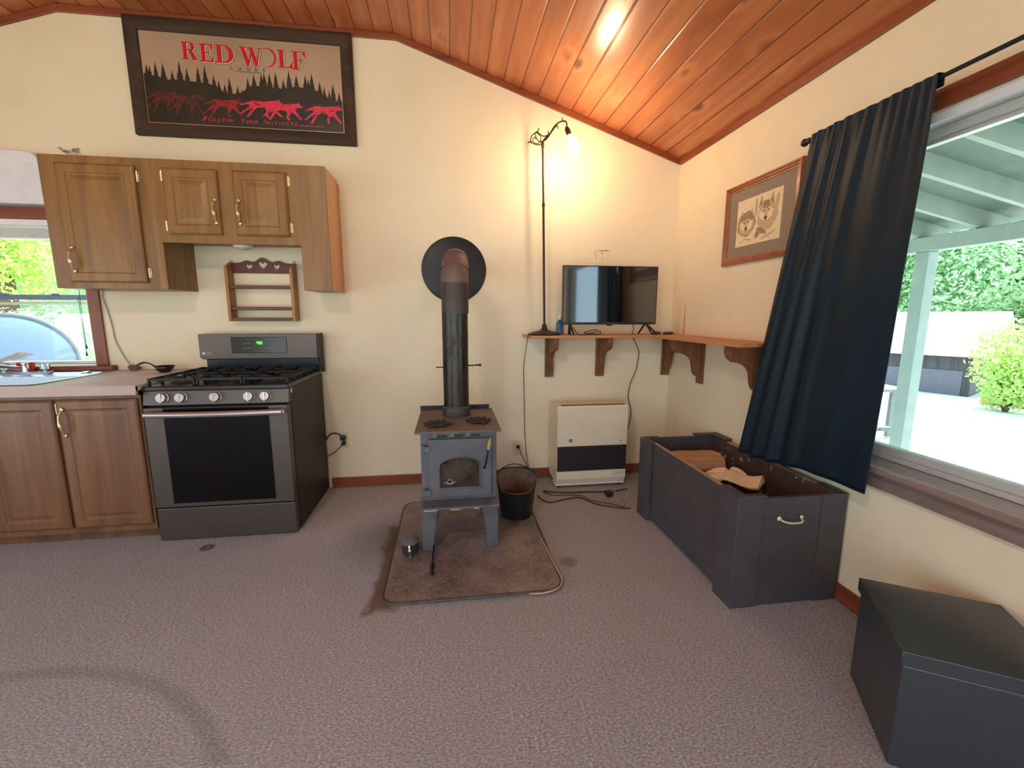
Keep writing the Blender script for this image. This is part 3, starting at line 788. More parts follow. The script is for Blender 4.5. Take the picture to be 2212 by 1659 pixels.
# oven door
m = MB(); m.box(gx0 + .008, gx1 - .004, gy - .03, gy + .028, .212, .796); dr = m.build('oven_door', M['blackss'], rg, .004)
m = MB(); m.box(-1.590, -1.042, gy - .0325, gy - .0295, .236, .792); m.build('window_glass', M['ovenglass'], dr, .001)
m = MB(); hp = []; 
for i in range(21):
    t = i / 20; hp.append((gx0 + .03 + t * (gx1 - gx0 - .055), gy - .055 - .018 * math.sin(PI * t), .762))
m.tube(hp, .017, 14); m.tube([hp[0], (hp[0][0], gy - .03, .762)], .013, 10); m.tube([hp[-1], (hp[-1][0], gy - .03, .762)], .013, 10); m.build('door_handle', M['handle'], dr, smooth=True)
m = MB(); m.box(gx0 + .008, gx1 - .004, gy - .024, gy + .028, .012, .203); m.build('drawer', M['blackss'], rg, .004)
m = MB(); m.box(gx0 + .008, gx1 - .004, gy - .006, gy + .03, .203, .212); m.build('gap_trim', M['black'], rg)
# backguard
m = MB(); m.box(gx0 + .02, gx1 - .006, D - .066, D - .03, .90, 1.0); m.build('back_riser', M['enamel'], rg, .002)
m = MB(); m.prism([(-1.69, 1.02), (-1.675, 1.005), (-.93, 1.005), (-.93, 1.176), (-1.69, 1.176)], 'y', D - .122, D - .03); bg = m.build('backguard', M['blackss'], rg, .004)
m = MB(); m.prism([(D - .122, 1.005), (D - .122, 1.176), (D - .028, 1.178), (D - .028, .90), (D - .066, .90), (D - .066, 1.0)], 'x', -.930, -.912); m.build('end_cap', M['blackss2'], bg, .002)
m = MB(); m.box(-1.485, -1.128, D - .126, D - .121, 1.044, 1.155); pn = m.build('display_panel', M['panelglass'], bg, .003)
yp = D - .1265
m = MB()
def seg7(m, x, z, w, h, on, y):
    t = w * .22
    S7 = {'a': (x, x + w, z + h - t, z + h), 'd': (x, x + w, z, z + t), 'g': (x, x + w, z + h / 2 - t / 2, z + h / 2 + t / 2), 'f': (x, x + t, z + h / 2, z + h), 'e': (x, x + t, z, z + h / 2), 'b': (x + w - t, x + w, z + h / 2, z + h), 'c': (x + w - t, x + w, z, z + h / 2)}
    for q in on: a, b, c_, d_ = S7[q]; m.box(a, b, y - .0006, y, c_, d_)
for x, on in ((-1.322, 'fgbc'), (-1.309, 'abcdef'), (-1.296, 'abcdefg')): seg7(m, x, 1.106, .0105, .019, on, yp)
m.build('clock_digits', M['led'], pn)
m = MB(); random.seed(2)
for x, z, wd in ((-1.395, 1.112, .02), (-1.37, 1.112, .016), (-1.395, 1.08, .018), (-1.368, 1.08, .018), (-1.335, 1.08, .006), (-1.30, 1.08, .006), (-1.27, 1.112, .012), (-1.245, 1.112, .02), (-1.27, 1.08, .016), (-1.245, 1.08, .022), (-1.215, 1.115, .022), (-1.215, 1.099, .03), (-1.215, 1.082, .026), (-1.215, 1.07, .022), (-1.15, 1.098, .01), (-1.15, 1.103, .01)):
    m.box(x - wd / 2, x + wd / 2, yp - .0005, yp, z - .002, z + .002)
m.build('key_lettering', M['midgrey'], pn)
yl = D - .1225
m = MB(); m.lathe([(0, .0006), (.0115, .0006), (.0115, 0), (0, 0)], (-1.664, yl, 1.046), (0, -1, 0), 24)
tv_, tf = text_polys('LG', .026); m.add([(-1.648 + a, yl - .0006, 1.037 + b) for a, b in tv_], tf); m.build('brand_mark', M['lightgrey'], bg)
m = MB(); m.box(gx1 + .0002, gx1 + .001, gy + .035, gy + .055, .855, .88); m.build('white_sticker', M['white'], rg)
for sx in (gx0 + .03, gx1 - .06):
    for sy in (gy + .06, D - .12):
        m = MB(); m.cyl((sx + .015, sy, .001), (sx + .015, sy, .02), .015, seg=12); m.build('foot', M['black'], rg)

# ---------------------------------------------------------------- outlet behind the range
def outlet(lbl, x, z, cat='outlet'):
    t = thing('wall_outlet', lbl, cat, (x, D, z))
    m = MB(); m.panel(x - .036, x + .036, z - .058, z + .058, D - .0005, 0, [(0, .001), (.004, .005)]); m.build('cover_plate', M['ivory'], t)
    for dz in (-.02, .02):
        m = MB(); m.lathe([(0, .0015), (.0155, .0015), (.0155, 0), (0, 0)], (x, D - .006, z + dz), (0, -1, 0), 20)
        m.m = 1
        for dx in (-.006, .006): m.box(x + dx - .001, x + dx + .001, D - .0082, D - .0074, z + dz - .003, z + dz + .006)
        m.build('receptacle', [M['ivory'], M['black']], t)
    return t
outlet('ivory wall outlet beside the range with a black plug', -.815, .372)
rc = thing('range_power_cord', 'black power cord looping from range to outlet', 'cord', (-.85, D - .03, .3))
m = MB(); m.tube(smooth([(-.95, D - .02, .36), (-.925, D - .02, .405), (-.89, D - .035, .432), (-.85, D - .045, .432), (-.825, D - .04, .41)], 6), .0045, 8)
m.tube(smooth([(-.95, D - .02, .245), (-.92, D - .02, .262), (-.875, D - .03, .29), (-.835, D - .04, .33), (-.815, D - .04, .352)], 6), .003, 8); m.build('cable', M['black'], rc, smooth=True)
m = MB(); m.box(-.835, -.797, D - .05, D - .0085, .378, .412); m.build('plug', M['black'], rc, .006)
m = MB(); m.box(-.829, -.801, D - .045, D - .0085, .34, .366); m.build('plug', M['black'], rc, .006)
# ================================================================ framed mirror sign
sg = thing('framed_sign', 'big dark-framed mirror sign, red letters over pines and running wolves', 'sign', (-1.29, D, 2.4465))
m = MB(); m.frame(-1.969, -.610, 2.4465, 3.134, .082, [(0, .030), (.12, .038), (.3, .042), (.55, .036), (.8, .03), (.92, .022)], 'y', D - .002, -1); m.build('frame', M['signframe'], sg, smooth=True)
bx0, bx1, bz0, bz1 = -1.888, -.691, 2.528, 3.053
ym = D - .018
m = MB(); m.box(bx0 - .004, bx1 + .004, ym, ym + .006, bz0 - .004, bz1 + .004); m.build('mirror', M['mirror'], sg)
def SX(u): return bx0 + u * (bx1 - bx0)
def SZ(v): return bz0 + v * (bz1 - bz0)
# treeline
trees = [(0.017, 0.631), (0.031, 0.621), (0.06, 0.668), (0.096, 0.665), (0.138, 0.591), (0.176, 0.692), (0.211, 0.624), (0.265, 0.645), (0.3, 0.663), (0.341, 0.57), (0.364, 0.513), (0.393, 0.478), (0.418, 0.544), (0.457, 0.462), (0.479, 0.428), (0.512, 0.565), (0.544, 0.608), (0.582, 0.62), (0.597, 0.635), (0.624, 0.633), (0.656, 0.644), (0.694, 0.574), (0.725, 0.681), (0.763, 0.636), (0.81, 0.644), (0.826, .60), (0.844, 0.662), (0.884, 0.579), (0.907, 0.518), (0.933, 0.483), (0.954, 0.558), (0.985, 0.466)]
base = [(0.0, 0.544), (0.122, 0.487), (0.181, 0.496), (0.325, 0.468), (0.408, 0.367), (0.468, 0.388), (0.531, 0.486), (0.676, 0.47), (0.765, 0.509), (0.869, 0.473), (0.937, 0.38), (1.0, 0.364)]
m = MB(); yt = ym - .0006
m.flat([(SX(0), SZ(0)), (SX(1), SZ(0))] + [(SX(u), SZ(v)) for u, v in base[::-1]], 'y', yt)
random.seed(11)
def bline(u):
    for (a, b), (c_, d_) in zip(base, base[1:]):
        if a <= u <= c_: return b + (d_ - b) * (u - a) / (c_ - a)
    return .4
for u, v in trees:
    zb = bline(u) - .05; H = v - zb; wd = .010 + .055 * H
    rows = 9; L = []; Rr = []
    for i in range(rows):
        t = i / rows; w0 = wd * (1 - t) * random.uniform(.85, 1.15); z_ = zb + H * t
        L += [(SX(max(u - w0, .001)), SZ(z_)), (SX(max(u - w0 * .62, .001)), SZ(z_ + H / rows * .8))]
        Rr += [(SX(min(u + w0, .999)), SZ(z_)), (SX(min(u + w0 * .62, .999)), SZ(z_ + H / rows * .8))]
    TI = globals().get('TI', 0) + 1
    m.flat(L + [(SX(u), SZ(v + .012))] + Rr[::-1], 'y', yt - .00004 - TI * .000012)
m.build('pine_forest_print', M['pineprint'], sg)
WOLF = [(1.0, .72), (.955, .78), (.93, .83), (.915, .93), (.885, .86), (.86, .85), (.79, .83), (.70, .81), (.55, .77), (.42, .79), (.33, .80), (.28, .76), (.16, .68), (.02, .55), (.10, .55), (.18, .60), (.255, .62), (.245, .50), (.17, .40), (.11, .31), (.05, .20), (.0, .19), (.02, .155), (.08, .165), (.15, .28), (.23, .37), (.30, .41),
        (.245, .27), (.20, .12), (.16, .02), (.20, -.01), (.25, .08), (.31, .26), (.385, .42), (.46, .50), (.60, .46), (.625, .34), (.585, .2), (.625, .05), (.68, .03), (.675, .08), (.645, .2), (.70, .35), (.735, .42), (.80, .33), (.87, .20), (.92, .09), (.975, .10), (.965, .145), (.92, .24), (.86, .40), (.82, .55), (.87, .645), (.95, .655), (.99, .67)]
for (u0, v0, u1, v1), mt, dy in (((-.0, .12, .16, .40), 'redink4', .0007), ((.10, .09, .285, .385), 'redink4', .0009), ((.271, .10, .478, .352), 'redink3', .0007), ((.452, .115, .685, .364), 'redink2', .0009), ((.568, .10, .787, .345), 'redink2', .0012), ((.79, .083, .998, .35), 'redink2', .0009)):
    m = MB(); m.flat([(SX(u0 + (u1 - u0) * a), SZ(v0 + (v1 - v0) * b)) for a, b in WOLF], 'y', yt - dy)
    wf = m.build('wolf_print', M[mt], sg)
# slab-serif lettering built from strokes, in a unit box 0..w by 0..1
def bars(*r): return [[(a, c_), (b, c_), (b, d_), (a, d_)] for a, b, c_, d_ in r]
def halfring(cx, cz, ro, ri, rzo, rzi, a0=-90, a1=90): return [arc(cx, cz, ro, a0, a1, 14, rzo) + arc(cx, cz, ri, a1, a0, 14, rzi)]
GL = {
 'R': bars((.0, .42, 0, .07), (.0, .5, .93, 1), (.1, .32, .05, .95), (.3, .5, .52, .58)) + halfring(.46, .745, .30, .10, .255, .165) + [[(.40, .55), (.62, .53), (.86, .07), (.92, 0), (.62, 0)]],
 'E': bars((.0, .78, 0, .08), (.0, .78, .92, 1), (.1, .32, .05, .95), (.3, .56, .47, .54), (.5, .56, .38, .64)) + [[(.60, .08), (.78, .08), (.82, .3), (.77, .3)], [(.60, .92), (.78, .92), (.80, .72), (.75, .72)]],
 'D': bars((.0, .46, 0, .07), (.0, .46, .93, 1), (.1, .32, .05, .95)) + halfring(.42, .5, .50, .26, .5, .43),
 'W': bars((-.02, .36, .94, 1), (.46, .80, .94, 1), (1.0, 1.24, .94, 1)) + [[(.06, .96), (.28, .96), (.52, .22), (.42, -.02), (.36, -.02)], [(.36, -.02), (.46, -.02), (.68, .66), (.62, .76)], [(.52, .96), (.74, .96), (.98, .22), (.88, -.02), (.82, -.02)], [(.82, -.02), (.92, -.02), (1.16, .96), (1.09, .96)]],
 'L': bars((.0, .42, .93, 1), (.1, .32, .05, .95), (.0, .78, 0, .07)) + [[(.58, .07), (.78, .07), (.82, .36), (.77, .36)]],
 'F': bars((.0, .42, 0, .07), (.0, .78, .93, 1), (.1, .32, .05, .95), (.3, .54, .47, .54), (.49, .55, .36, .66)) + [[(.60, .93), (.78, .93), (.82, .66), (.77, .66)]],
}
def moon(cx, cz, r):
    o_ = [(cx + r * math.cos(math.radians(a)), cz + r * 1.05 * math.sin(math.radians(a))) for a in range(-125, 126, 10)]
    i_ = [(cx - r * .34 + r * 1.08 * math.cos(math.radians(a)), cz + r * 1.0 * math.sin(math.radians(a))) for a in range(100, -101, -10)]
    return o_ + i_
letters = [('R', .196, .078, .918, .722), ('E', .285, .077, .912, .712), ('D', .361, .090, .915, .714), ('W', .484, .082, .912, .700), ('L', .674, .088, .912, .708), ('F', .748, .082, .908, .700)]
for nm, mt, off, y_ in (('letter_outline', 'creamink', .0045, .0010), ('letter_shadow', 'pineprint', .0065, .0007), ('red_lettering', 'redink', 0, .0014)):
    m = MB()
    for ch, u, wd, vt, vb in letters:
        for pl_ in GL[ch]:
            LI = globals().get('LI', 0) + 1
            m.flat([(SX(u + a * wd / .9) + off, SZ(vb + b * (vt - vb)) - off * .8) for a, b in pl_], 'y', yt - y_ - (LI % 9) * .000014)
    m.flat([(a + off * .5, b - off * .4) for a, b in moon(SX(.624), SZ(.812), .054)], 'y', yt - y_)
    m.build(nm, M[mt], sg)
m = MB()
for ch, u in zip('LAGER', (.43, .472, .512, .553, .594)):
    v_, f_ = text_polys(ch, .027); m.add([(SX(u) + a * 1.15, yt - .0011, SZ(.648) + b) for a, b in v_], f_)
m.box(SX(.456), SX(.589), yt - .0009, yt - .0006, SZ(.630), SZ(.635)); m.build('small_lettering', M['pineprint'], sg)
def smallcaps(m, words, u0, v0, h, y_):
    """brush lettering: first letter of each word taller"""
    u = SX(u0)
    for wd, us, ue in words:
        x = SX(us); x_start = x; n0 = len(m.v)
        for i, ch in enumerate(wd):
            v_, f_ = text_polys(ch, h * (1.45 if i == 0 else 1.1), .25)
            m.add([(x + a * 1.12, yt - y_, SZ(v0) + b) for a, b in v_], f_)
            x += (max(a for a, b in v_) * 1.0 + .004) if v_ else .01
        kx = (SX(ue) - x_start) / (max(p[0] for p in m.v[n0:]) - x_start)
        m.v[n0:] = [(x_start + (p[0] - x_start) * kx, p[1], p[2]) for p in m.v[n0:]]
m = MB(); smallcaps(m, (('FOLLOW', .265, .426), ('YOUR', .459, .545), ('INSTINCTS', .572, .753)), .265, .045, .0275, .0010)
m.box(SX(.76), SX(.897), yt - .0009, yt - .0006, SZ(.05), SZ(.057)); m.build('slogan_lettering', M['redink2'], sg)

# ================================================================ wood stove
st = thing('wood_stove', 'small black iron wood stove with arched glass door on four legs', 'stove', (.028, 2.5, .0215))
sx0, sx1, sy0, sy1, sz0, sz1 = -.17, .232, 2.262, 2.74, .325, .698
m = MB(); m.box(sx0, sx1, sy0, sy1, sz0 - .012, sz1); body = m.build('firebox', M['iron'], st, .004)
m = MB(); m.box(-.196, .253, 2.215, 2.765, .7, .7115); m.build('top_plate', M['irontop'], st, .002)
m = MB(); m.box(-.20, .235, 2.752, 2.76, .66, .738); m.build('rear_shield', M['black'], st)
for a, b in ((-.085, -.03), (.0, .055), (.085, .145)):      # air slots across the brow
    m = MB(); m.box(a, b, sy0 - .0012, sy0, .666, .681); m.build('air_slot', M['black'], body)
for x in (-.105, -.015, .07):
    m = MB(); m.box(x, x + .022, sy0 - .006, sy0, .672, .69); m.build('slot_tab', M['midgrey'], body)
# door with an arched window
dx0, dx1, dz0, dz1 = -.128, .200, .345, .662
m = MB()
arch = [(-.07, .397), (.137, .397), (.137, .515)] + [(.0335 + .1035 * math.cos(math.radians(a)), .515 + .045 * math.sin(math.radians(a))) for a in range(15, 166, 15)] + [(-.07, .515)]
outer = [(dx0, dz0), (dx1, dz0), (dx1, dz1), (dx0, dz1)]
ya, yb_ = sy0 - .024, sy0 - .001
lp = [outer, arch[::-1]]; allp = [p for l in lp for p in l]
tri = tessellate_polygon([[Vector((p[0], p[1], 0)) for p in l] for l in lp]); n = len(allp)
fs = [tuple(t) for t in tri] + [tuple(n + i for i in reversed(t)) for t in tri]; o_ = 0
for l in lp:
    for i in range(len(l)):
        j = (i + 1) % len(l); fs.append((o_ + i, o_ + j, n + o_ + j, n + o_ + i))
    o_ += len(l)
m.add([(p[0], ya, p[1]) for p in allp] + [(p[0], yb_, p[1]) for p in allp], fs); dr = m.build('door', M['iron'], st, .002)
m = MB(); cxx, czz = .0335, .47
m.tube([(cxx + (a - cxx) * 1.05, ya - .002, czz + (b - czz) * 1.05) for a, b in arch], .0045, 6, closed=True); m.build('window_rim', M['iron'], dr, smooth=True)
sooty = NT('sooty_stove_glass'); sooty.set(.12, 0, .5); f = sooty.noise(sooty.coord(), 7, 4, .6); sooty.col(sooty.ramp(f, [(.35, S(38, 34, 30)), (.65, S(92, 78, 62))]))
m = MB(); m.prism(arch, 'y', sy0 - .012, sy0 - .008); gl = m.build('glass', sooty.m, dr)
m = MB(); cx_, cz_ = -.022, .415           # white leaf crown and banner printed on the glass
for a, L in ((0, .022), (28, .02), (-28, .02), (55, .019), (-55, .019), (78, .02), (-78, .02)):
    ca, sa = math.sin(math.radians(a)), math.cos(math.radians(a))
    m.flat([(cx_ - .003 * sa, cz_ + .006 + .003 * ca), (cx_ + ca * L * .6 - .004 * sa, cz_ + .006 + sa * L * .6 + .004 * ca), (cx_ + ca * L, cz_ + .006 + sa * L), (cx_ + ca * L * .6 + .004 * sa, cz_ + .006 + sa * L * .6 - .004 * ca), (cx_ + .003 * sa, cz_ + .006 - .003 * ca)], 'y', sy0 - .0125)
m.flat([(cx_ - .036, cz_ + .009), (cx_ - .022, cz_ - .001), (cx_ - .012, cz_ - .006), (cx_ + .012, cz_ - .006), (cx_ + .022, cz_ - .001), (cx_ + .036, cz_ + .009), (cx_ + .024, cz_ + .009), (cx_, cz_ + .003), (cx_ - .024, cz_ + .009)], 'y', sy0 - .0125)
m.build('leaf_emblem', M['midgrey'], gl)
for z in (.612, .372):
    m = MB(); m.box(-.166, -.118, sy0 - .032, sy0 - .001, z - .016, z + .016); m.cyl((-.155, sy0 - .025, z - .024), (-.155, sy0 - .025, z + .024), .0085, seg=12); m.build('hinge', M['iron'], st, .003)
m = MB(); m.tube([(.163, sy0 - .03, .50), (.171, sy0 - .062, .545), (.181, sy0 - .07, .61)], .0048, 8); m.tube([(.163, sy0 - .03, .50), (.16, sy0 - .012, .492)], .007, 8); hd = m.build('door_handle', M['black'], st, smooth=True)
m = MB(); pts = []
for i in range(121):
    t = i / 120; r_ = .004 + .007 * math.sin(PI * min(1, t * 1.05)) ** .7; a = t * 2 * PI * 10
    pts.append((.181 + .010 * t + r_ * math.cos(a), sy0 - .07 + r_ * math.sin(a), .61 + .062 * t))
m.tube(pts, .0022, 6); m.build('coil_grip', M['pewter'], hd, smooth=True)
m = MB(); m.prism([(sy0 - .086, .298), (sy0 - .086, .312), (sy0 - .002, .322), (sy0 - .002, .306)], 'x', sx0 + .004, sx1 + .006); m.build('ash_lip', M['iron'], st, .003)
for a, b in ((-.158, -.09), (-.02, .03), (.10, .13)):
    m = MB(); m.box(a, b, sy0 - .0875, sy0 - .085, .298, .302); m.build('worn_edge', M['lightgrey'], st)
def stove_leg(cx, cy, sx, sy):
    m = MB(); z0, z1 = .0215, sz0 - .012
    n = 8; rings = []
    for i in range(n + 1):
        t = i / n; z = z0 + (z1 - z0) * t
        wl = .062 + .036 * (t ** 1.3); dp = .030 + .03 * t ** 2
        xo = cx; xi = cx + sx * wl
        yo = cy; yi = cy + sy * (dp + .02)
        rings += [(xo, yo, z), (xi, yo, z), (xi, yi, z), (xo, yi, z)]
    fs = [(3, 2, 1, 0), tuple(n * 4 + q for q in range(4))]
    for i in range(n):
        for q in range(4): fs.append((i * 4 + q, i * 4 + (q + 1) % 4, (i + 1) * 4 + (q + 1) % 4, (i + 1) * 4 + q))
    m.add(rings, fs); return m.build('leg', M['iron'], st, .004)
stove_leg(-.178, 2.272, 1, 1); stove_leg(.242, 2.272, -1, 1); stove_leg(-.172, 2.72, 1, -1); stove_leg(.236, 2.72, -1, -1)

# cast iron leaf trivets
def trivet(lbl, cx, cy, rz, sc):
    m = MB(); c_ = Vector((cx, cy, .7225))
    for k_ in range(6):
        a = rz + 2 * PI * k_ / 6; p = c_ + Vector((math.cos(a) * .046 * sc, math.sin(a) * .046 * sc, 0))
        m.tube([p + Vector((math.cos(b) * .021 * sc, math.sin(b) * .017 * sc, .004 * math.sin(3 * b))) for b in [2 * PI * q / 12 for q in range(12)]], .0052, 6, closed=True)
        m.tube([c_, p + Vector((math.cos(a), math.sin(a), 0)) * .024 * sc], .0045, 6)
    m.tube([c_ + Vector((math.cos(b) * .024 * sc, math.sin(b) * .024 * sc, 0)) for b in [2 * PI * q / 14 for q in range(14)]], .006, 6, closed=True)
    m.tube([c_ + Vector((math.cos(rz) * .04 * sc, math.sin(rz) * .04 * sc, 0)), c_ + Vector((math.cos(rz - .3) * .085 * sc, math.sin(rz - .3) * .085 * sc, .002))], .006, 6)
    for k_ in range(3):
        a = rz + .5 + 2 * PI * k_ / 3; p = c_ + Vector((math.cos(a) * .046 * sc, math.sin(a) * .046 * sc, 0)); m.cyl((p.x, p.y, .7121), (p.x, p.y, .72), .005, seg=8)
    o = m.build('trivet', M['cast'], None, smooth=True, origin=(cx, cy, .7118)); return tag(o, lbl, 'trivet', 'cast iron trivets on the stove')
trivet('lacy cast iron trivet by the hinge side of stove top', -.083, 2.35, .1, 1.02)
trivet('lacy cast iron leaf trivet on handle side, beside stovepipe collar', .145, 2.40, -1.0, 1.0)

# ---------------------------------------------------------------- stovepipe and wall plate
px, py, pr_ = .025, 2.60, .0765
sp = thing('stovepipe', 'black stovepipe rising from the stove and elbowing into wall', 'stovepipe', (px, py, .712))
m = MB(); m.lathe([(.083, .7125), (.083, .765), (.079, .768), (.0785, .772)], (px, py, 0), seg=40); m.build('collar', M['pipe'], sp, smooth=True)
m = MB(); m.lathe([(pr_ - .001, .766), (pr_ - .001, 1.322)], (px, py, 0), seg=40); lowp = m.build('lower_section', M['pipeworn'], sp, smooth=True)
m = MB(); m.lathe([(pr_ + .001, 1.316), (pr_ + .0015, 1.32), (pr_ + .0015, 1.475), (pr_ + .003, 1.478), (pr_ + .003, 1.486), (pr_ + .0015, 1.489)], (px + .003, py, 0), seg=40); m.build('upper_section', M['pipe'], sp, smooth=True)
zc = 1.618; rb = zc - 1.485
m = MB(); pts = [(px + .003, py, 1.487)]
for i in range(0, 10):
    a = math.radians(90 * i / 9); pts.append((px + .003 + .008 * i / 9, py + rb * (1 - math.cos(a)), 1.487 + rb * math.sin(a)))
m.tube(pts, [pr_ + .002] * len(pts), 40, caps=False); m.build('elbow', M['pipetop'], sp, smooth=True)
m = MB(); 
for i in (3, 6):
    a = math.radians(90 * i / 9); c_ = Vector((px + .003 + .008 * i / 9, py + rb * (1 - math.cos(a)), 1.487 + rb * math.sin(a))); ax = Vector((0, math.sin(a), math.cos(a)))
    u = ax.cross(Vector((1, 0, 0))).normalized(); m.tube([c_ + (Vector((1, 0, 0)) * math.cos(b) + u * math.sin(b)) * (pr_ + .0025) for b in [2 * PI * q / 40 for q in range(40)]], .0028, 6, closed=True)
m.build('elbow_seam', M['pipe'], sp, smooth=True)
m = MB(); m.tube([(px + .011, py + rb, zc + .002), (px + .011, D - .012, zc + .002)], pr_ + .002, 40, caps=False); m.build('wall_section', M['pipetop'], sp, smooth=True)
m = MB(); m.tube([(-.09, py - .02, 1.002), (.135, py - .02, 1.012)], .0035, 8); m.tube([(.135, py - .02, 1.012), (.15, py - .02, 1.013), (.163, py - .02, 1.013)], [.0025, .006, .0035], 8); m.ball((.168, py - .02, 1.013), .0085, 12)
for x in (.11, .125): m.tube([(x - .002, py - .02, 1.011), (x + .002, py - .02, 1.011)], .0065, 10)
m.build('damper_handle', M['black'], sp, smooth=True)
m = MB(); m.lathe([(0, .012), (.1, .012), (.225, .010), (.236, .006), (.2365, 0), (0, 0)], (.034, D - .0005, 1.634), (0, -1, 0), 64)
o = m.build('thimble_plate', M['blacksteel'], None, smooth=True, origin=(.034, D, 1.634)); tag(o, 'round black steel wall plate behind the stovepipe elbow', 'plate')

# ---------------------------------------------------------------- hearth pad
hp_ = thing('hearth_pad', 'brown sooty rounded hearth pad under the wood stove', 'hearth pad', (.08, 2.4, 0))
m = MB(); m.prism(rrect(-.335, .507, 1.848, 2.93, .075, 6), 'z', .001, .0205); m.build('board', M['pad'], hp_, .003)
m = MB(); m.tube([(x, y, .0165) for x, y in rrect(-.337, .509, 1.846, 2.932, .077, 8)], .0065, 8, closed=True); m.build('edge_trim', M['padedge'], hp_, smooth=True)
m = MB(); m.tube(smooth([(.34, 1.842, .014), (.40, 1.838, .012), (.45, 1.842, .018), (.49, 1.862, .020), (.512, 1.90, .022), (.518, 1.94, .024), (.511, 2.02, .026), (.503, 2.2, .026), (.497, 2.33, .022)], 6), .0045, 8); m.build('loose_edge_strip', plain('pale_bare_strip', S(182, 158, 130), .5, .3), hp_, smooth=True)

# ---------------------------------------------------------------- coal bucket
bk = thing('coal_bucket', 'dark metal ash bucket with a scooped front beside the stove', 'bucket', (.408, 2.655, .0215))
bcx, bcy = .400, 2.655
def dip(i, a):
    # front of the rim (towards -y) is cut down into a pouring lip
    d = math.cos(a + PI / 2 + .15)
    return 0 if i not in TOPS else -.078 * max(0, min(1, (d - .35) / .42)) ** 1.0
TOPS = (3, 4, 5, 6)
m = MB(); m.m = 0
m.lathe([(0, 0), (.100, 0), (.104, .012), (.131, .262), (.136, .266), (.136, .272), (.129, .268)], (bcx, bcy, .0245), seg=48, fn=dip)
m.build('shell', M['blacksteel'], bk, smooth=True)
TOPS = (0, 1)
m = MB(); m.lathe([(.129, .266), (.127, .258), (.100, .03), (0, .028)], (bcx, bcy, .0245), seg=48, fn=dip); m.build('ash_lining', M['ash'], bk, smooth=True)
m = MB(); pts = []
for q in range(48):
    a = 2 * PI * q / 48; d = math.cos(a + PI / 2 + .15); z = .0245 + .27 - .078 * max(0, min(1, (d - .35) / .42)); pts.append((bcx + .1345 * math.cos(a), bcy + .1345 * math.sin(a), z))
m.tube(pts, .004, 8, closed=True); m.build('rolled_rim', M['padedge'], bk, smooth=True)
m = MB(); m.tube(smooth([(bcx - .134, bcy + .005, .278), (bcx - .09, bcy + .085, .302), (bcx + .0, bcy + .145, .312), (bcx + .09, bcy + .09, .302), (bcx + .134, bcy + .005, .278)], 6), .0035, 8); m.build('bail_handle', M['black'], bk, smooth=True)
m = MB(); m.tube([(bcx + .012 + .008 * math.cos(b), bcy + .03, .205 + .022 * math.sin(b)) for b in [2 * PI * q / 16 for q in range(16)]], .0025, 6, closed=True); m.cyl((bcx + .012, bcy + .03, .185), (bcx + .012, bcy - .0, .075), .004, seg=8)
m.prism([(bcx - .035, bcy - .06), (bcx + .06, bcy - .06), (bcx + .045, bcy + .02), (bcx - .02, bcy + .02)], 'z', .062, .068)
o = m.build('ash_shovel', M['padedge'], None, .001, origin=(bcx, bcy, .06)); tag(o, 'small ash shovel with ring handle standing inside the bucket', 'shovel')

# little lidded iron pot and poker on the pad
kt = thing('iron_pot', 'tiny lidded cast iron pot beside the stove leg on hearth pad', 'pot', (-.243, 2.27, .0215))
m = MB(); m.lathe([(0, 0), (.038, 0), (.042, .008), (.045, .05), (.047, .062), (.043, .064), (.040, .05), (0, .05)], (-.243, 2.27, .0215), seg=28); m.build('body', M['cast'], kt, smooth=True)
m = MB(); m.lathe([(0, .088), (.02, .087), (.042, .08), (.05, .072), (.05, .066), (0, .066)], (-.243, 2.27, .0215), seg=28); m.build('lid', plain('grey_iron_lid', S(110, 108, 106), .5, .3, .5, .25, 20), kt, smooth=True)
m = MB(); m.tube(smooth([(-.243, 2.222, .088), (-.241, 2.212, .06), (-.238, 2.21, .035), (-.236, 2.206, .0295)], 5), .0055, 8); m.ball((-.240, 2.214, .064), .012, 10); m.build('latch', M['chrome'], kt, smooth=True)
po = thing('fire_poker', 'black fire poker lying on the hearth pad before the stove leg', 'poker', (-.115, 2.15, .0215))
m = MB(); m.tube([(-.115, 2.262, .06), (-.117, 2.2, .048), (-.119, 2.10, .030), (-.119, 2.06, .0285)], .0048, 8); m.build('rod', M['black'], po, smooth=True)
m = MB(); m.ball((-.119, 2.045, .033), .0115, 12, (1, 1.2, 1)); m.tube([(-.1185, 2.12, .034), (-.119, 2.09, .031)], .009, 10); m.build('knob', M['blacksteel'], po, smooth=True)
# ================================================================ corner shelf
zs, th = 1.1595, .019
cs = thing('corner_shelf', 'pine corner shelf board across back wall under television', 'shelf', (1.1, D, zs - th))
m = MB(); m.prism([(.545, D - .0008), (.572, 3.076), (1.480, 3.076), (R - .0008, D - .0008)], 'z', zs - th, zs); m.build('board', M['shelf'], cs, .002)
cr = thing('corner_shelf', 'pine corner shelf board along the window wall ending at curtain', 'shelf', (R, 2.6, zs - th))
m = MB(); m.prism([(1.4815, 3.0755), (1.4815, 2.095), (1.60, 2.10), (R - .0008, 2.17), (R - .0008, D - .0012)], 'z', zs - th, zs - .0003); m.build('board', M['shelfy'], cr, .002)
for o in (cs, cr): o['group'] = 'corner shelf boards'
PROF = [(0, .0), (.215, .0), (.218, -.035)] + [(.218 - .012 * t - .07 * t ** 2, -.035 - .065 * math.sin(t * PI / 2)) for t in (.25, .5, .75, 1)] + [(.105, -.112), (.078, -.13), (.062, -.155), (.056, -.185), (.05, -.225), (.036, -.25), (.022, -.262), (.0, -.266)]
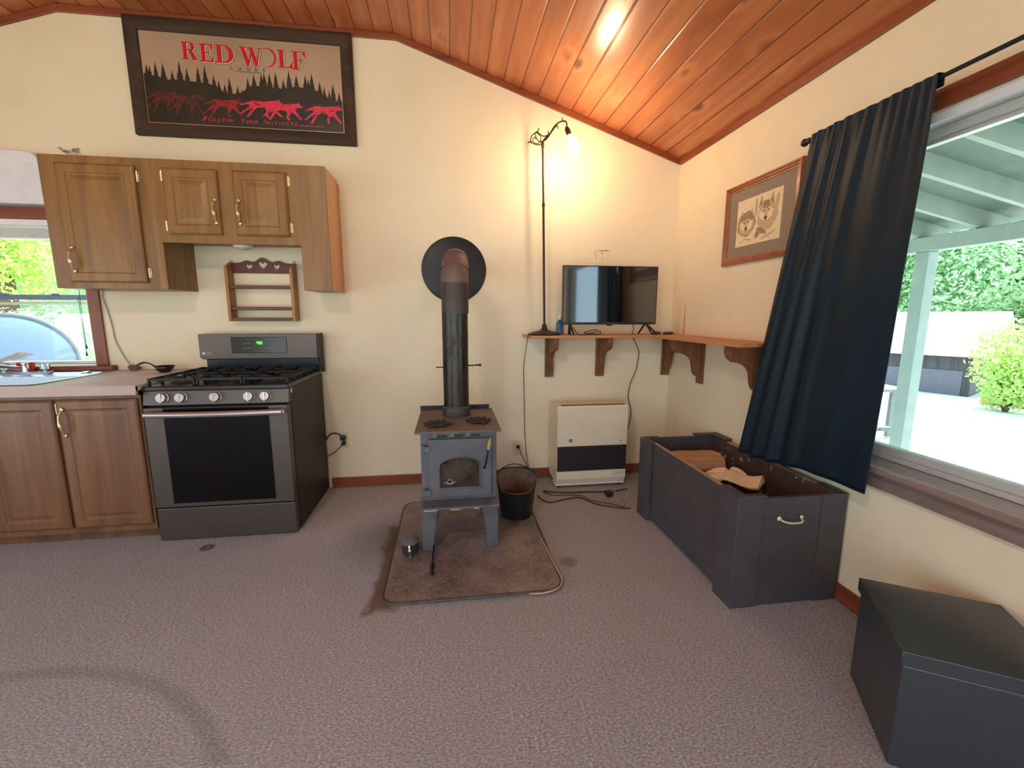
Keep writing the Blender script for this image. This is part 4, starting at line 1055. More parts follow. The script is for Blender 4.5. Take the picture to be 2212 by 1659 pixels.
def bracket_back(x, par, pw=.034):
    m = MB(); m.box(x - pw, x + pw, D - .022, D - .0008, .826, zs - th - .0003); m.build('bracket_plate', M['bracket'], par, .002)
    m = MB(); m.prism([(D - .0222 - a, zs - th - .0004 + b) for a, b in PROF], 'x', x - .016, x + .020); m.build('bracket', M['bracket'], par, .002)
bracket_back(.758, cs); bracket_back(1.168, cs); bracket_back(1.722, cs, .032)
def bracket_right(y, par):
    m = MB(); m.box(R - .022, R - .0008, y - .034, y + .034, .826, zs - th - .0004); m.build('bracket_plate', M['bracket'], par, .002)
    m = MB(); m.prism([(R - .0222 - a, zs - th - .0005 + b) for a, b in PROF], 'y', y - .018, y + .018); m.build('bracket', M['bracket'], par, .002)
bracket_right(2.868, cr); bracket_right(2.255, cr)

# ---------------------------------------------------------------- lamp on the shelf
lp_ = thing('bridge_lamp', 'bronze bridge arm lamp with lit bare bulb standing on shelf', 'lamp', (.69, 3.205, zs))
m = MB(); m.lathe([(0, 0), (.118, 0), (.122, .005), (.118, .011), (.095, .016), (.088, .022), (.06, .027), (.03, .036), (.02, .05), (.017, .075), (.009, .08), (0, .08)], (.69, 3.208, zs + .0003), seg=40); m.build('base', M['lampiron'], lp_, smooth=True)
m = MB(); m.tube([(.69, 3.208, zs + .07), (.671, 3.202, 2.072)], .0085, 12); m.tube([(.671, 3.202, 2.066), (.671, 3.202, 2.09)], [.011, .011], 12); m.tube([(.671, 3.202, 2.08), (.661, 3.202, 2.47)], .0075, 12); m.tube([(.661, 3.204, 2.455), (.661, 3.204, 2.47), (.6625, 3.2, 2.50)], [.008, .0115, .008], 12); m.build('pole', M['lampiron'], lp_, smooth=True)
m = MB()
A = lambda pts, r, n=5: m.tube(smooth(pts, n), r, 8)
A([(.661, 3.204, 2.466), (.663, 3.2, 2.488), (.673, 3.185, 2.505), (.692, 3.156, 2.523), (.702, 3.141, 2.535), (.717, 3.118, 2.559), (.734, 3.093, 2.573), (.751, 3.067, 2.576), (.764, 3.048, 2.573), (.776, 3.03, 2.565), (.783, 3.019, 2.546), (.782, 3.021, 2.529), (.783, 3.019, 2.52)], .0045)
A([(.675, 3.183, 2.498), (.69, 3.159, 2.511), (.702, 3.141, 2.527), (.723, 3.11, 2.554), (.739, 3.085, 2.564)], .003)
A([(.76, 3.053, 2.595), (.762, 3.05, 2.574)], .0035); A([(.729, 3.1, 2.565), (.737, 3.088, 2.553), (.74, 3.084, 2.539)], .003)
m.build('bridge_arm', M['lampiron'], lp_, smooth=True)
m = MB()
A([(.657, 3.21, 2.489), (.642, 3.231, 2.486), (.624, 3.259, 2.497), (.601, 3.294, 2.519), (.586, 3.317, 2.535), (.579, 3.328, 2.528)], .0036)
A([(.601, 3.294, 2.519), (.594, 3.304, 2.542), (.599, 3.297, 2.564), (.614, 3.274, 2.574), (.63, 3.249, 2.579), (.638, 3.238, 2.586), (.636, 3.241, 2.598)], .0036)
A([(.63, 3.249, 2.577), (.645, 3.227, 2.554), (.66, 3.205, 2.535), (.674, 3.183, 2.527), (.687, 3.164, 2.528), (.691, 3.158, 2.539), (.688, 3.162, 2.551)], .0036)
A([(.655, 3.212, 2.495), (.649, 3.221, 2.515), (.651, 3.218, 2.531), (.638, 3.238, 2.558), (.623, 3.26, 2.576), (.621, 3.263, 2.559), (.627, 3.254, 2.535), (.638, 3.237, 2.511), (.649, 3.221, 2.506), (.655, 3.212, 2.495)], .003)
A([(.649, 3.221, 2.502), (.631, 3.248, 2.5), (.61, 3.279, 2.519), (.606, 3.285, 2.536), (.612, 3.277, 2.549), (.621, 3.263, 2.546), (.623, 3.26, 2.536), (.618, 3.268, 2.539)], .0028)
A([(.657, 3.21, 2.502), (.678, 3.178, 2.52), (.683, 3.17, 2.524)], .003)
m.build('scrollwork', M['lampiron'], lp_, smooth=True)
bd = (Vector((.836, 2.938, 2.325)) - Vector((.781, 3.022, 2.527))).normalized()
b0 = Vector((.781, 3.022, 2.527))
m = MB(); m.lathe([(.004, -.005), (.009, .002), (.015, .012), (.017, .03), (.0165, .045), (.0145, .058)], b0, bd, 24); sk_ = m.build('socket', M['lampiron'], lp_, smooth=True)
m = MB(); m.lathe([(.0135, .05), (.0135, .068)], b0, bd, 20); m.build('socket_ring', M['brass'], sk_, smooth=True)
m = MB(); m.lathe([(.013, .066), (.016, .078), (.024, .098), (.034, .125), (.0385, .15), (.037, .175), (.029, .195), (.015, .206), (0, .209)], b0, bd, 28); m.build('bulb', M['bulb'], lp_, smooth=True)
lc = thing('lamp_cord', 'thin dark lamp cord hanging from shelf end to outlet', 'cord', (.56, D - .02, .1))
m = MB(); m.tube(smooth([(.60, 3.17, zs + .004), (.572, 3.15, zs + .0045), (.558, 3.15, zs - .004), (.556, 3.19, 1.10), (.555, 3.28, .98), (.555, D - .012, .88), (.563, D - .010, .62), (.569, D - .012, .36), (.585, D - .03, .16), (.601, D - .03, .085), (.585, D - .03, .11), (.547, D - .03, .19), (.522, D - .032, .25), (.513, D - .03, .262)], 6), .0028, 6); m.build('cable', M['cord'], lc, smooth=True)
m = MB(); m.lathe([(0, 0), (.014, 0), (.016, .008), (.012, .02), (.004, .028)], (.513, D - .0085, .268), (0, -1, -.3), 16); m.build('plug', M['black'], lc, smooth=True)
outlet('ivory wall outlet behind the ash bucket, lamp cord plugged in', .512, .25)

# ---------------------------------------------------------------- television and small things on the shelf
tv = thing('television', 'small black flat television standing on the corner shelf', 'television', (1.17, 3.16, zs))
tx0, tx1, ty, tz0, tz1 = .808, 1.532, 3.14, 1.237, 1.66
m = MB(); m.box(tx0, tx1, ty, ty + .022, tz0, tz1); m.box(tx0 + .1, tx1 - .1, ty + .022, ty + .06, tz0 + .03, tz1 - .12); m.build('casing', M['black'], tv, .003)
m = MB(); m.box(tx0 + .007, tx1 - .007, ty - .0012, ty - .0002, tz0 + .017, tz1 - .007); m.build('screen', M['screen'], tv)
m = MB(); m.box(1.160, 1.178, ty - .001, ty, tz0 + .006, tz0 + .010); m.box(tx1 - .03, tx1 - .012, ty - .001, ty, tz0 + .006, tz0 + .010); m.build('badge', M['midgrey'], tv)
m = MB(); m.box(1.15, 1.19, ty + .001, ty + .014, tz0 - .010, tz0 + .001); m.build('sensor_tab', M['black'], tv, .002)
for x in (.868, 1.455):
    m = MB()
    for dy, sxx in ((-.055, -1), (.085, 1)):
        ex = x + (.028 if dy < 0 else -.02)
        m.tube([(x, ty + .012, tz0 + .012), (ex if x > 1 else x - .012 * sxx * -1, ty + dy, zs + .006)], [.008, .006], 8)
    m.tube([(x, ty + .012, tz0 + .012), (x + (.07 if x > 1 else .018), ty - .04, zs + .006)], [.008, .006], 8)
    m.build('leg', M['black'], tv, smooth=True)
vc = thing('television_cable', 'black cable coiled on the shelf under the television', 'cable', (1.0, 3.13, zs))
m = MB(); m.tube(smooth([(.90, 3.16, 1.215), (.905, 3.13, 1.19), (.93, 3.115, zs + .006), (.99, 3.11, zs + .006), (1.04, 3.12, zs + .02), (1.09, 3.13, zs + .03), (1.105, 3.14, zs + .014), (1.08, 3.13, zs + .006), (1.02, 3.125, zs + .012), (.97, 3.12, zs + .018), (1.03, 3.14, zs + .034), (1.08, 3.15, zs + .04)], 6), .0032, 6); m.build('cable', M['black'], vc, smooth=True)
m = MB(); m.box(.985, 1.02, 3.105, 3.12, zs + .0035, zs + .016); m.build('connector', M['black'], vc, .003)
m = MB(); m.tube(smooth([(1.36, 3.17, 1.26), (1.37, 3.18, 1.225), (1.385, 3.20, 1.20), (1.40, 3.26, 1.175), (1.43, D - .03, 1.163)], 6), .003, 6)
o = m.build('antenna_lead', M['cord'], None, smooth=True, origin=(1.37, 3.18, 1.165)); tag(o, 'tangled dark lead behind the television foot nearest the corner', 'cable')
m = MB(); m.tube(smooth([(1.435, D - .008, zs - th - .004), (1.447, D - .03, 1.10), (1.48, D - .04, 1.017), (1.475, D - .035, .93), (1.468, D - .03, .869), (1.43, D - .03, .775), (1.413, D - .03, .70), (1.412, D - .03, .644), (1.436, D - .03, .56), (1.441, D - .03, .50), (1.435, D - .03, .44), (1.41, D - .035, .37), (1.38, D - .04, .30), (1.36, D - .05, .1), (1.34, D - .06, .008)], 6), .0032, 6)
o = m.build('hanging_cord', M['cord'], None, smooth=True, origin=(1.41, D - .03, .01)); tag(o, 'dark wavy cord hanging from the shelf behind the heater', 'cord')
bt = thing('spray_bottle', 'blue plastic bottle with white cap behind the television', 'bottle', (.826, 3.28, zs))
m = MB(); m.prism(rrect(.800, .852, 3.262, 3.298, .014), 'z', zs + .0006, zs + .092); m.lathe([(.024, .09), (.012, .108), (.011, .115)], (.826, 3.28, zs), seg=16); m.build('body', M['bluebottle'], bt, .006)
m = MB(); m.lathe([(0, .112), (.013, .112), (.0125, .145), (.006, .15), (0, .15)], (.826, 3.28, zs), seg=16); m.build('cap', M['white'], bt, smooth=True)
def remote(lbl, cx, cy, rz, L):
    t = thing('remote_control', lbl, 'remote', (cx, cy, zs), 'remotes on the shelf')
    rt = Matrix.Rotation(rz, 3, 'Z'); c_ = Vector((cx, cy, 0))
    m = MB(); prf = [(-.022, 0), (.022, 0), (.023, .008), (.018, .018), (-.018, .018), (-.023, .008)]
    vs = []; n = len(prf)
    for s_ in (-L / 2, L / 2): vs += [c_ + rt @ Vector((s_, a, 0)) + Vector((0, 0, zs + .0006 + b)) for a, b in prf]
    m.add(vs, [tuple(range(n))[::-1], tuple(range(n, 2 * n))] + [(i, (i + 1) % n, n + (i + 1) % n, n + i) for i in range(n)]); m.build('case', M['black'], t, .003)
    m = MB()
    for i in range(7):
        for j in (-1, 0, 1):
            p = c_ + rt @ Vector((-L * .38 + i * L * .12, j * .011, 0)); m.cyl((p.x, p.y, zs + .018), (p.x, p.y, zs + .0205), .0034, seg=8)
    m.build('buttons', M['midgrey'], t)
remote('black remote nearer the television of the pair on shelf', 1.582, 3.215, .95, .13)
remote('black remote nearer the window wall of the pair on shelf', 1.662, 3.19, .8, .13)
m = MB()
m.tube([(1.108, D - .0012, 1.796), (1.112, D - .0012, 1.76), (1.116, D - .0012, 1.724)], .0014, 5); m.tube([(1.125, D - .0012, 1.797), (1.15, D - .0012, 1.795), (1.20, D - .0012, 1.796), (1.222, D - .0012, 1.795)], [.001, .002, .003, .001], 5)
m.tube([(1.162, D - .0012, 1.79), (1.166, D - .0012, 1.775), (1.164, D - .0012, 1.765)], .002, 5); m.ball((1.166, D - .0012, 1.736), .004, 8)
m.build('scuff_stain', plain('dark_scuff', S(138, 104, 70), .8), wall_back)
m = MB(); m.prism([(3.131, zs + .001), (3.152, zs + .001), (3.139, 1.39), (3.136, 1.39)], 'x', R - .0045, R - .0007)
o = m.build('wall_smear', plain('brown_smear', S(206, 152, 106), .7, vary=.1), None, origin=(R, 3.14, zs + .001)); tag(o, 'thin brown smear on wall in shelf corner', 'smear')  # narrow brown mark on the wall, shaped as a thin wedge

# ================================================================ gas wall heater
ht = thing('wall_heater', 'cream direct-vent wall heater with black louvre grille', 'heater', (1.035, 3.2, .0))
hx0, hx1, hy0, hy1 = .766, 1.312, 3.063, 3.315
m = MB(); m.prism([(hy0 + .022, .034), (hy1, .06), (hy1, .632), (hy0 + .004, .642), (hy0 - .0, .634), (hy0, .075)], 'x', hx0, hx1); m.build('cabinet', M['heater'], ht, .006, segs=3)
m = MB(); m.box(hx0 + .002, hx1 - .002, hy0 - .006, hy0, .335, .632); m.build('upper_panel', M['heater'], ht, .004)
m = MB(); m.box(hx0 + .003, hx1 - .003, hy0 - .004, hy0, .078, .138); m.build('lower_panel', M['heater'], ht, .003)
m = MB(); m.box(hx0 + .004, hx1 - .004, hy0 - .002, hy0 + .001, .14, .333); gr_ = m.build('grille', M['heaterdark'], ht)
m = MB()
for i in range(10):
    z = .148 + i * .0188; m.prism([(hy0 - .002, z + .008), (hy0 - .009, z), (hy0 - .009, z + .004), (hy0 - .002, z + .0125)], 'x', hx0 + .006, hx1 - .006)
m.build('louvres', M['heaterdark'], gr_)
m = MB(); m.prism([(hy0 + .012, .6425), (hy0 + .045, .6405), (hy0 + .045, .644), (hy0 + .012, .646)], 'x', hx0 + .035, hx1 - .03); tp_ = m.build('control_strip', M['heaterslot'], ht)
m = MB(); 
for x in (1.02, 1.05, 1.075, 1.2, 1.225, 1.25): m.box(x, x + .014, hy0 + .02, hy0 + .036, .6455, .6475)
m.build('buttons', M['midgrey'], tp_)
m = MB(); m.box(.855, .883, hy0 - .008, hy0 - .0055, .368, .392); m.build('badge', M['midgrey'], ht)
m = MB(); m.box(1.252, 1.272, hy0 - .0065, hy0 - .0058, .364, .370); m.build('brand_mark', M['midgrey'], ht)
m = MB()
for i, (a, b) in enumerate(((1.21, 1.285), (1.225, 1.28), (1.2, 1.27), (1.2, 1.245))): m.box(a, b, hy0 - .0047, hy0 - .004, .121 - i * .0085, .1235 - i * .0085)
m.build('small_print', M['lightgrey'] if False else M['mat'], ht)
m = MB(); m.box(hx0 + .0, hx1 - .0, hy0 + .02, hy0 + .12, .018, .035); m.build('base_tray', M['heater'], ht, .003)
for x in (hx0 + .03, hx1 - .03):
    m = MB(); m.cyl((x, hy0 + .05, .001), (x, hy0 + .05, .018), .014, seg=12); m.cyl((x, hy1 - .03, .001), (x, hy1 - .03, .065), .014, seg=12); m.build('foot', M['black'], ht)
# cords lying on the carpet
m = MB(); m.tube(smooth([(.60, 2.97, .006), (.625, 2.88, .006), (.674, 2.833, .006), (.761, 2.863, .006), (.85, 2.885, .006), (.898, 2.884, .006), (.936, 2.831, .006), (.985, 2.757, .006), (1.102, 2.69, .006), (1.19, 2.665, .006)], 6), .004, 6)
o = m.build('floor_cord', M['cord'], None, smooth=True, origin=(.9, 2.85, .002)); tag(o, 'dark cord wandering across the carpet before the heater', 'cord')
m = MB(); m.tube(smooth([(.656, 3.02, .006), (.72, 2.955, .006), (.854, 2.935, .006), (.916, 2.90, .012), (.963, 2.81, .013), (1.083, 2.735, .013), (1.15, 2.685, .006)], 6), .003, 6); m.tube(smooth([(.66, 3.035, .006), (.8, 2.99, .006), (1.0, 2.975, .006), (1.15, 2.96, .006), (1.3, 2.99, .006)], 6), .005, 6)
o = m.build('floor_cord', M['cord'], None, smooth=True, origin=(.9, 2.93, .002)); tag(o, 'second thinner dark cord closer under the heater front', 'cord')
ad = thing('power_adapter', 'black adapter with pale looped cable beside the firewood box', 'adapter', (1.13, 2.9, .0))
m = MB(); m.box(1.095, 1.145, 2.872, 2.925, .002, .036); m.build('brick', M['black'], ad, .006)
m = MB(); m.tube(smooth([(1.145, 2.93, .012), (1.175, 2.945, .016), (1.192, 2.935, .008), (1.194, 2.85, .005), (1.19, 2.76, .005), (1.14, 2.697, .006), (1.095, 2.745, .005), (1.078, 2.80, .006), (1.088, 2.862, .008), (1.10, 2.88, .012)], 6), .003, 6)
m.tube(smooth([(1.12, 2.93, .02), (1.16, 2.965, .03), (1.19, 2.955, .01), (1.196, 2.88, .009), (1.185, 2.80, .006)], 6), .0028, 6); m.build('cable', M['greycord'], ad, smooth=True)

# ================================================================ firewood box
fb = thing('firewood_box', 'open charcoal-painted wooden firewood box under curtain', 'box', (1.485, 2.12, 0))
X0, X1, Y0, Y1, ZT = 1.216, 1.752, 1.628, 2.628, .520
m = MB(); m.box(X0 + .026, X0 + .045, Y0 + .03, Y1 - .03, .02, ZT - .004); m.m = 1; m.box(X0 + .045, X0 + .046, Y0 + .05, Y1 - .05, .05, ZT - .006); m.build('long_side', [M['boxpaint'], M['boxinside']], fb, .002)
m = MB(); m.box(X1 - .045, X1 - .026, Y0 + .03, Y1 - .03, .02, ZT - .004); m.m = 1; m.box(X1 - .046, X1 - .045, Y0 + .05, Y1 - .05, .05, ZT - .006); m.build('long_side', [M['boxpaint'], M['boxinside']], fb, .002)
m = MB(); m.box(X0 + .03, X1 - .03, Y0 + .004, Y0 + .024, .006, ZT - .004); m.build('end_panel', M['boxpaint'], fb, .002)
m = MB(); m.box(X0 + .03, X1 - .03, Y1 - .03, Y1 - .01, .006, ZT - .004); m.build('end_panel', M['boxpaint'], fb, .002)
for (cx, sx) in ((X0, 1), (X1, -1)):
    for (cy, sy) in ((Y0, 1), (Y1, -1)):
        m = MB(); m.box(cx, cx + sx * .024, cy, cy + sy * .135, .001, ZT); m.box(cx + sx * .003, cx + sx * .12, cy - sy * .0, cy + sy * .004, .001, ZT) if False else None
        m.box(cx + sx * .0242, cx + sx * .125, cy, cy + sy * .0035, .001, ZT)
        m.build('corner_post', M['boxpaint'], fb, .003)
m = MB(); m.prism([(X0, Y0), (X0 + .135, Y0), (X0 + .135, Y0 + .028), (X0 + .05, Y0 + .03), (X0 + .05, Y0 + .145), (X0, Y0 + .145)], 'z', ZT, ZT + .012); m.build('corner_cap', M['boxpaint'], fb, .002)
m = MB(); m.prism([(X1 - .17, Y1), (X1, Y1), (X1, Y1 - .17), (X1 - .05, Y1 - .17), (X1 - .05, Y1 - .045), (X1 - .17, Y1 - .04)], 'z', ZT, ZT + .012); m.build('corner_cap', M['boxpaint'], fb, .002)
m = MB(); m.box(X0 + .05, X1 - .05, Y0 + .03, Y1 - .03, .02, .035); m.build('bottom_board', M['boxinside'], fb)
bare = plain('bare_worn_wood', S(170, 138, 110), .8, vary=.3, scale=40)
m = MB(); m.box(X0 + .026, X0 + .046, Y0 + .15, Y1 - .14, ZT - .0035, ZT - .001); m.build('worn_rim', bare, fb)
m = MB(); m.box(X1 - .047, X1 - .026, Y0 + .14, Y1 - .18, ZT - .0035, ZT - .001); m.build('worn_rim', bare, fb)
m = MB(); m.tube(smooth([(1.415, Y0 - .004, .424), (1.42, Y0 - .026, .42), (1.445, Y0 - .032, .414), (1.49, Y0 - .032, .412), (1.512, Y0 - .026, .416), (1.52, Y0 - .004, .424)], 5), [.0042] * 26, 10); m.ball((1.413, Y0 - .007, .425), .011, 12, (1, .5, 1)); m.ball((1.522, Y0 - .007, .425), .009, 12, (1, .5, 1)); m.build('pull_handle', M['ivory'], fb, smooth=True)
# split logs
def log(lbl, p0, p1, r, rz, seed):
    random.seed(seed); m = MB(); p0 = Vector(p0); p1 = Vector(p1); ax = (p1 - p0).normalized(); u = ax.cross(Vector((0, 0, 1))).normalized(); w = u.cross(ax)
    sec = [(-1, -.35), (-.55, -.8), (.1, -.95), (.75, -.7), (1.0, -.2), (.8, .45), (.1, .62), (-.8, .5)]
    n = len(sec); K = 7; vs = []
    for i in range(K):
        t = i / (K - 1)
        for a, b in sec:
            j = 1 + random.uniform(-.05, .05)
            ca, sa = math.cos(rz), math.sin(rz); a2, b2 = (a * ca - b * sa) * j, (a * sa + b * ca) * j
            vs.append(p0.lerp(p1, t) + u * a2 * r + w * b2 * r + ax * random.uniform(-.008, .008) * (1 if i in (0, K - 1) else 0))
    fs = [tuple(range(n))[::-1], tuple((K - 1) * n + q for q in range(n))]
    m.add(vs, fs)
    for i in range(K - 1):
        for q in range(n):
            m.m = 1 if q in (0, 1, 2) else 0
            m.add([vs[i * n + q], vs[i * n + (q + 1) % n], vs[(i + 1) * n + (q + 1) % n], vs[(i + 1) * n + q]], [(0, 1, 2, 3)])
    o = m.build('firewood_log', [M['firewood'], M['bark']], None, .004, origin=tuple((p0 + p1) / 2)); return tag(o, lbl, 'log', 'split logs in the firewood box')
log('big pale split log lying across the back of firewood box', (1.27, 2.36, .435), (1.60, 2.36, .428), .088, -.05, 1)
log('split log half hidden below the big pale log', (1.30, 2.50, .27), (1.66, 2.47, .26), .085, .9, 2)
log('split log deep in the box beneath the gloves', (1.33, 1.95, .13), (1.65, 2.0, .13), .085, .3, 3)
log('low split log against the near end inside box', (1.32, 1.76, .14), (1.66, 1.78, .14), .085, 1.4, 6)
log('upper split log bridging the middle of firewood box', (1.33, 1.96, .315), (1.64, 2.0, .31), .07, .5, 8)
# one leather work glove lying on the logs, cuff towards the front end
gl_ = thing('work_glove', 'cream leather work glove lying on the logs in firewood box', 'glove', (1.52, 2.09, .41))
gc = Vector((1.525, 2.085, .425)); gu = Vector((-.70, .71, 0)).normalized(); gw = Vector((gu.y, -gu.x, 0))
def G(a, b, z): return gc + gu * a * .95 + gw * b * 1.32 + Vector((0, 0, z * .52 + .010 * math.sin(a * 26 + .4) + .006 * math.sin(b * 50)))
m = MB(); secs = ((-.135, .062, .050, .012), (-.128, .063, .051, .012), (-.09, .058, .044, .008), (-.05, .052, .034, .004), (-.01, .055, .030, .002), (.03, .060, .027, .0), (.065, .057, .022, -.003), (.085, .046, .014, -.006))
vs = []; K = 22
for a, rw, rh, dz in secs:
    for q in range(K):
        t = 2 * PI * q / K; wr = 1 + .04 * math.sin(3 * t + a * 40)
        vs.append(G(a + .006 * math.sin(2 * t), rw * math.cos(t) * wr, dz + rh * math.sin(t) * wr))
fs = [(i * K + q, i * K + (q + 1) % K, (i + 1) * K + (q + 1) % K, (i + 1) * K + q) for i in range(len(secs) - 1) for q in range(K)]
# turned-in lip of the open cuff
lip = [G(-.12, rw_ * .054 * 1.0, 0) for rw_ in ()]
b0_ = len(vs)
for q in range(K):
    t = 2 * PI * q / K; vs.append(G(-.10, .053 * math.cos(t), .010 + .040 * math.sin(t)))
fs += [(q, b0_ + q, b0_ + (q + 1) % K, (q + 1) % K) for q in range(K)]
fs.append(tuple(b0_ + q for q in range(K))); fs.append(tuple((len(secs) - 1) * K + q for q in range(K)))
m.add(vs, fs)
for dy, L in ((-.043, .065), (-.016, .085), (.014, .080), (.041, .060)):
    m.tube(smooth([G(.06, dy, -.003), G(.09, dy * 1.12, .006), G(.09 + L * .6, dy * 1.25, .0), G(.09 + L, dy * 1.25, -.02)], 5), [.017, .0175, .0175, .0172, .017, .0165, .016, .016, .0155, .015, .0145, .0135, .012, .0105, .008, .004], 12)
m.tube(smooth([G(-.03, .04, .006), G(.0, .078, .012), G(.035, .098, .004), G(.06, .104, -.012)], 5), [.02, .02, .02, .019, .0185, .018, .0178, .0175, .017, .0165, .016, .015, .0135, .011, .008, .004], 12)
m.build('glove_leather', M['glove'], gl_, smooth=True)
m = MB(); m.tube([G(-.1335, .0635 * math.cos(t), .012 + .051 * math.sin(t)) for t in [2 * PI * q / 24 for q in range(24)]], .003, 6, closed=True); m.build('cuff_edge', M['pencil2'], gl_, smooth=True)
# ================================================================ wolf drawing on the right wall
wp_ = thing('framed_drawing', 'red oak framed pencil drawing of two wolf heads', 'picture', (R, 2.39, 1.616))
m = MB(); m.frame(2.087, 2.70, 1.616, 2.088, .042, [(0, .012), (.1, .020), (.32, .022), (.4, .016), (.62, .018), (.7, .012), (.95, .010)], 'x', R - .001, -1); m.build('frame', M['picframe'], wp_, smooth=True)
m = MB(); m.box(R - .0075, R - .0045, 2.125, 2.662, 1.654, 2.05); m.build('mat_board', M['mat'], wp_)
PX = R - .0078
m = MB(); m.box(PX - .0006, PX, 2.213, 2.583, 1.718, 1.985); dp = m.build('drawing_paper', M['paper'], wp_)
def WY(u): return 2.583 - u * .37
def WZ(v): return 1.985 - v * .267
def ell(cu, cv, ru, rv, rot=0, n=22, wob=0, ph=0):
    out = []
    for q in range(n):
        t = 2 * PI * q / n; rr = 1 + wob * math.sin(5 * t + ph) + wob * .6 * math.sin(9 * t + 2 * ph)
        a, b = ru * rr * math.cos(t), rv * rr * math.sin(t); c_, s_ = math.cos(rot), math.sin(rot)
        out.append((WY(cu + a * c_ - b * s_), WZ(cv + a * s_ + b * c_)))
    return out
layers = {'pencil1': [], 'pencil2': [], 'pencil3': [], 'paper': []}
order = []
def sk(mt, poly): order.append((mt, poly))
def tri_(a, b, c_): return [(WY(a[0]), WZ(a[1])), (WY(b[0]), WZ(b[1])), (WY(c_[0]), WZ(c_[1]))]
def wolf_head(cu, cv, s, tilt, dark):
    f = lambda du, dv: (cu + du * s, cv + dv * s * 1.35)
    e = lambda mt, du, dv, ru, rv, rot=0, w=0, ph=0: sk(mt, ell(*f(du, dv), ru * s, rv * s * 1.35, rot + tilt, 22, w, ph))
    if dark:
        e('pencil2', 0, .12, 1.08, 1.0, 0, .05, 1); e('pencil1', 0, .2, .9, .82, 0, .05, 2)
    else:
        e('pencil1', .15, .35, 1.05, 1.05, 0, .05, 1)
    for sg_ in (-1, 1):
        sk('pencil2', tri_(f(sg_ * .25, -.6), f(sg_ * .62, -1.25 if not dark else -.98), f(sg_ * .82, -.35)))
        sk('paper', tri_(f(sg_ * .38, -.62), f(sg_ * .62, -1.1 if not dark else -.85), f(sg_ * .72, -.45)))
        sk('pencil3', tri_(f(sg_ * .47, -.6), f(sg_ * .62, -.98 if not dark else -.76), f(sg_ * .66, -.48)))
    e('pencil1' if not dark else 'pencil2', 0, -.15, .72, .62, 0, .03)
    e('pencil2', 0, -.45, .4, .34, 0, .06)
    for sg_ in (-1, 1):
        e('paper', sg_ * .45, .25, .26, .36, sg_ * .3, .05); e('paper', sg_ * .3, -.12, .17, .08, sg_ * -.35)
        e('pencil3', sg_ * .3, -.05, .11, .075, sg_ * -.3); e('paper', sg_ * .3, -.06, .035, .03)
    e('paper', 0, .42, .3, .42, 0, .03); e('pencil1', 0, .12, .15, .4)
    e('pencil3', 0, .5, .17, .15, 0, .04); e('pencil2', 0, .72, .2, .04); e('pencil1', 0, .88, .32, .09, 0, .08)
wolf_head(.235, .50, .20, .03, True)
wolf_head(.675, .38, .205, -.05, False)
for cu, cv, ru, rv, rt, mt in ((.60, .76, .13, .05, .6, 'pencil2'), (.52, .80, .05, .10, .4, 'pencil2'), (.30, .88, .1, .02, .3, 'pencil1'), (.15, .9, .07, .015, -.4, 'pencil1'), (.45, .25, .03, .2, 0, 'pencil1'), (.9, .25, .03, .15, .1, 'pencil1'), (.8, .86, .1, .02, -.5, 'pencil1'), (.68, .9, .08, .02, -.6, 'pencil1')): sk(mt, ell(cu, cv, ru, rv, rt, 18, .08))
per = {}
for i, (mt, poly) in enumerate(order):
    per.setdefault(mt, MB()).flat(poly, 'x', PX - .0008 - i * .00002)
for mt, mb in per.items(): mb.build('pencil_marking', M[mt], dp)
m = MB(); m.box(PX - .0003, PX, 2.50, 2.522, 1.689, 1.692); m.build('signature', M['pencil3'], wp_)

# ================================================================ picture window, rod and curtain
win2 = bpy.data.objects.new('window_2', None); COL.objects.link(win2); ORG['window_2'] = (0, 0, 0); struct(win2, 'large picture window in the right wall')
m = MB(); m.box(R - .02, R - .0005, PY0 - .09, PY1 + .085, 2.037, 2.105); m.build('head_casing', M['trimy'], win2, .003)
m = MB(); m.box(R - .018, R - .0005, PY1 - .0, PY1 + .085, .702, 2.037); m.build('casing', M['trimz'], win2, .003)
m = MB(); m.box(R - .075, R + .15, PY0 - .1, PY1 + .11, .672, .702); m.build('sill', M['sillpaint'], win2, .006)
m = MB(); m.box(R - .032, R - .0005, PY0 - .1, PY1 + .085, .60, .6715); m.build('apron', M['sillpaint'], win2, .003)
m = MB(); m.box(R + .0, R + .15, PY0, PY1, 2.0, 2.03); m.box(R, R + .15, PY1 - .014, PY1, .702, 2.0); m.box(R, R + .15, PY0, PY0 + .014, .702, 2.0); m.build('jamb', M['whitepaint'], win2, .002)
m = MB(); xf = R + .055
for a, b, z0, z1 in ((0, .014, 1.965, 1.999), (.014, .05, 1.95, 1.985), (0, .014, .7025, .722), (.014, .05, .72, .756), ):
    m.box(xf + a, xf + b, PY0 + .014, PY1 - .014, z0, z1)
for y0, y1 in ((PY0 + .014, PY0 + .055), (PY1 - .055, PY1 - .014)): m.box(xf, xf + .05, y0, y1, .722, 1.97)
m.build('sash_frame', M['alum'], win2, .003)
m = MB(); m.box(xf + .03, xf + .034, PY0 + .05, PY1 - .05, .752, 1.955); m.build('pane', M['pane'], win2)

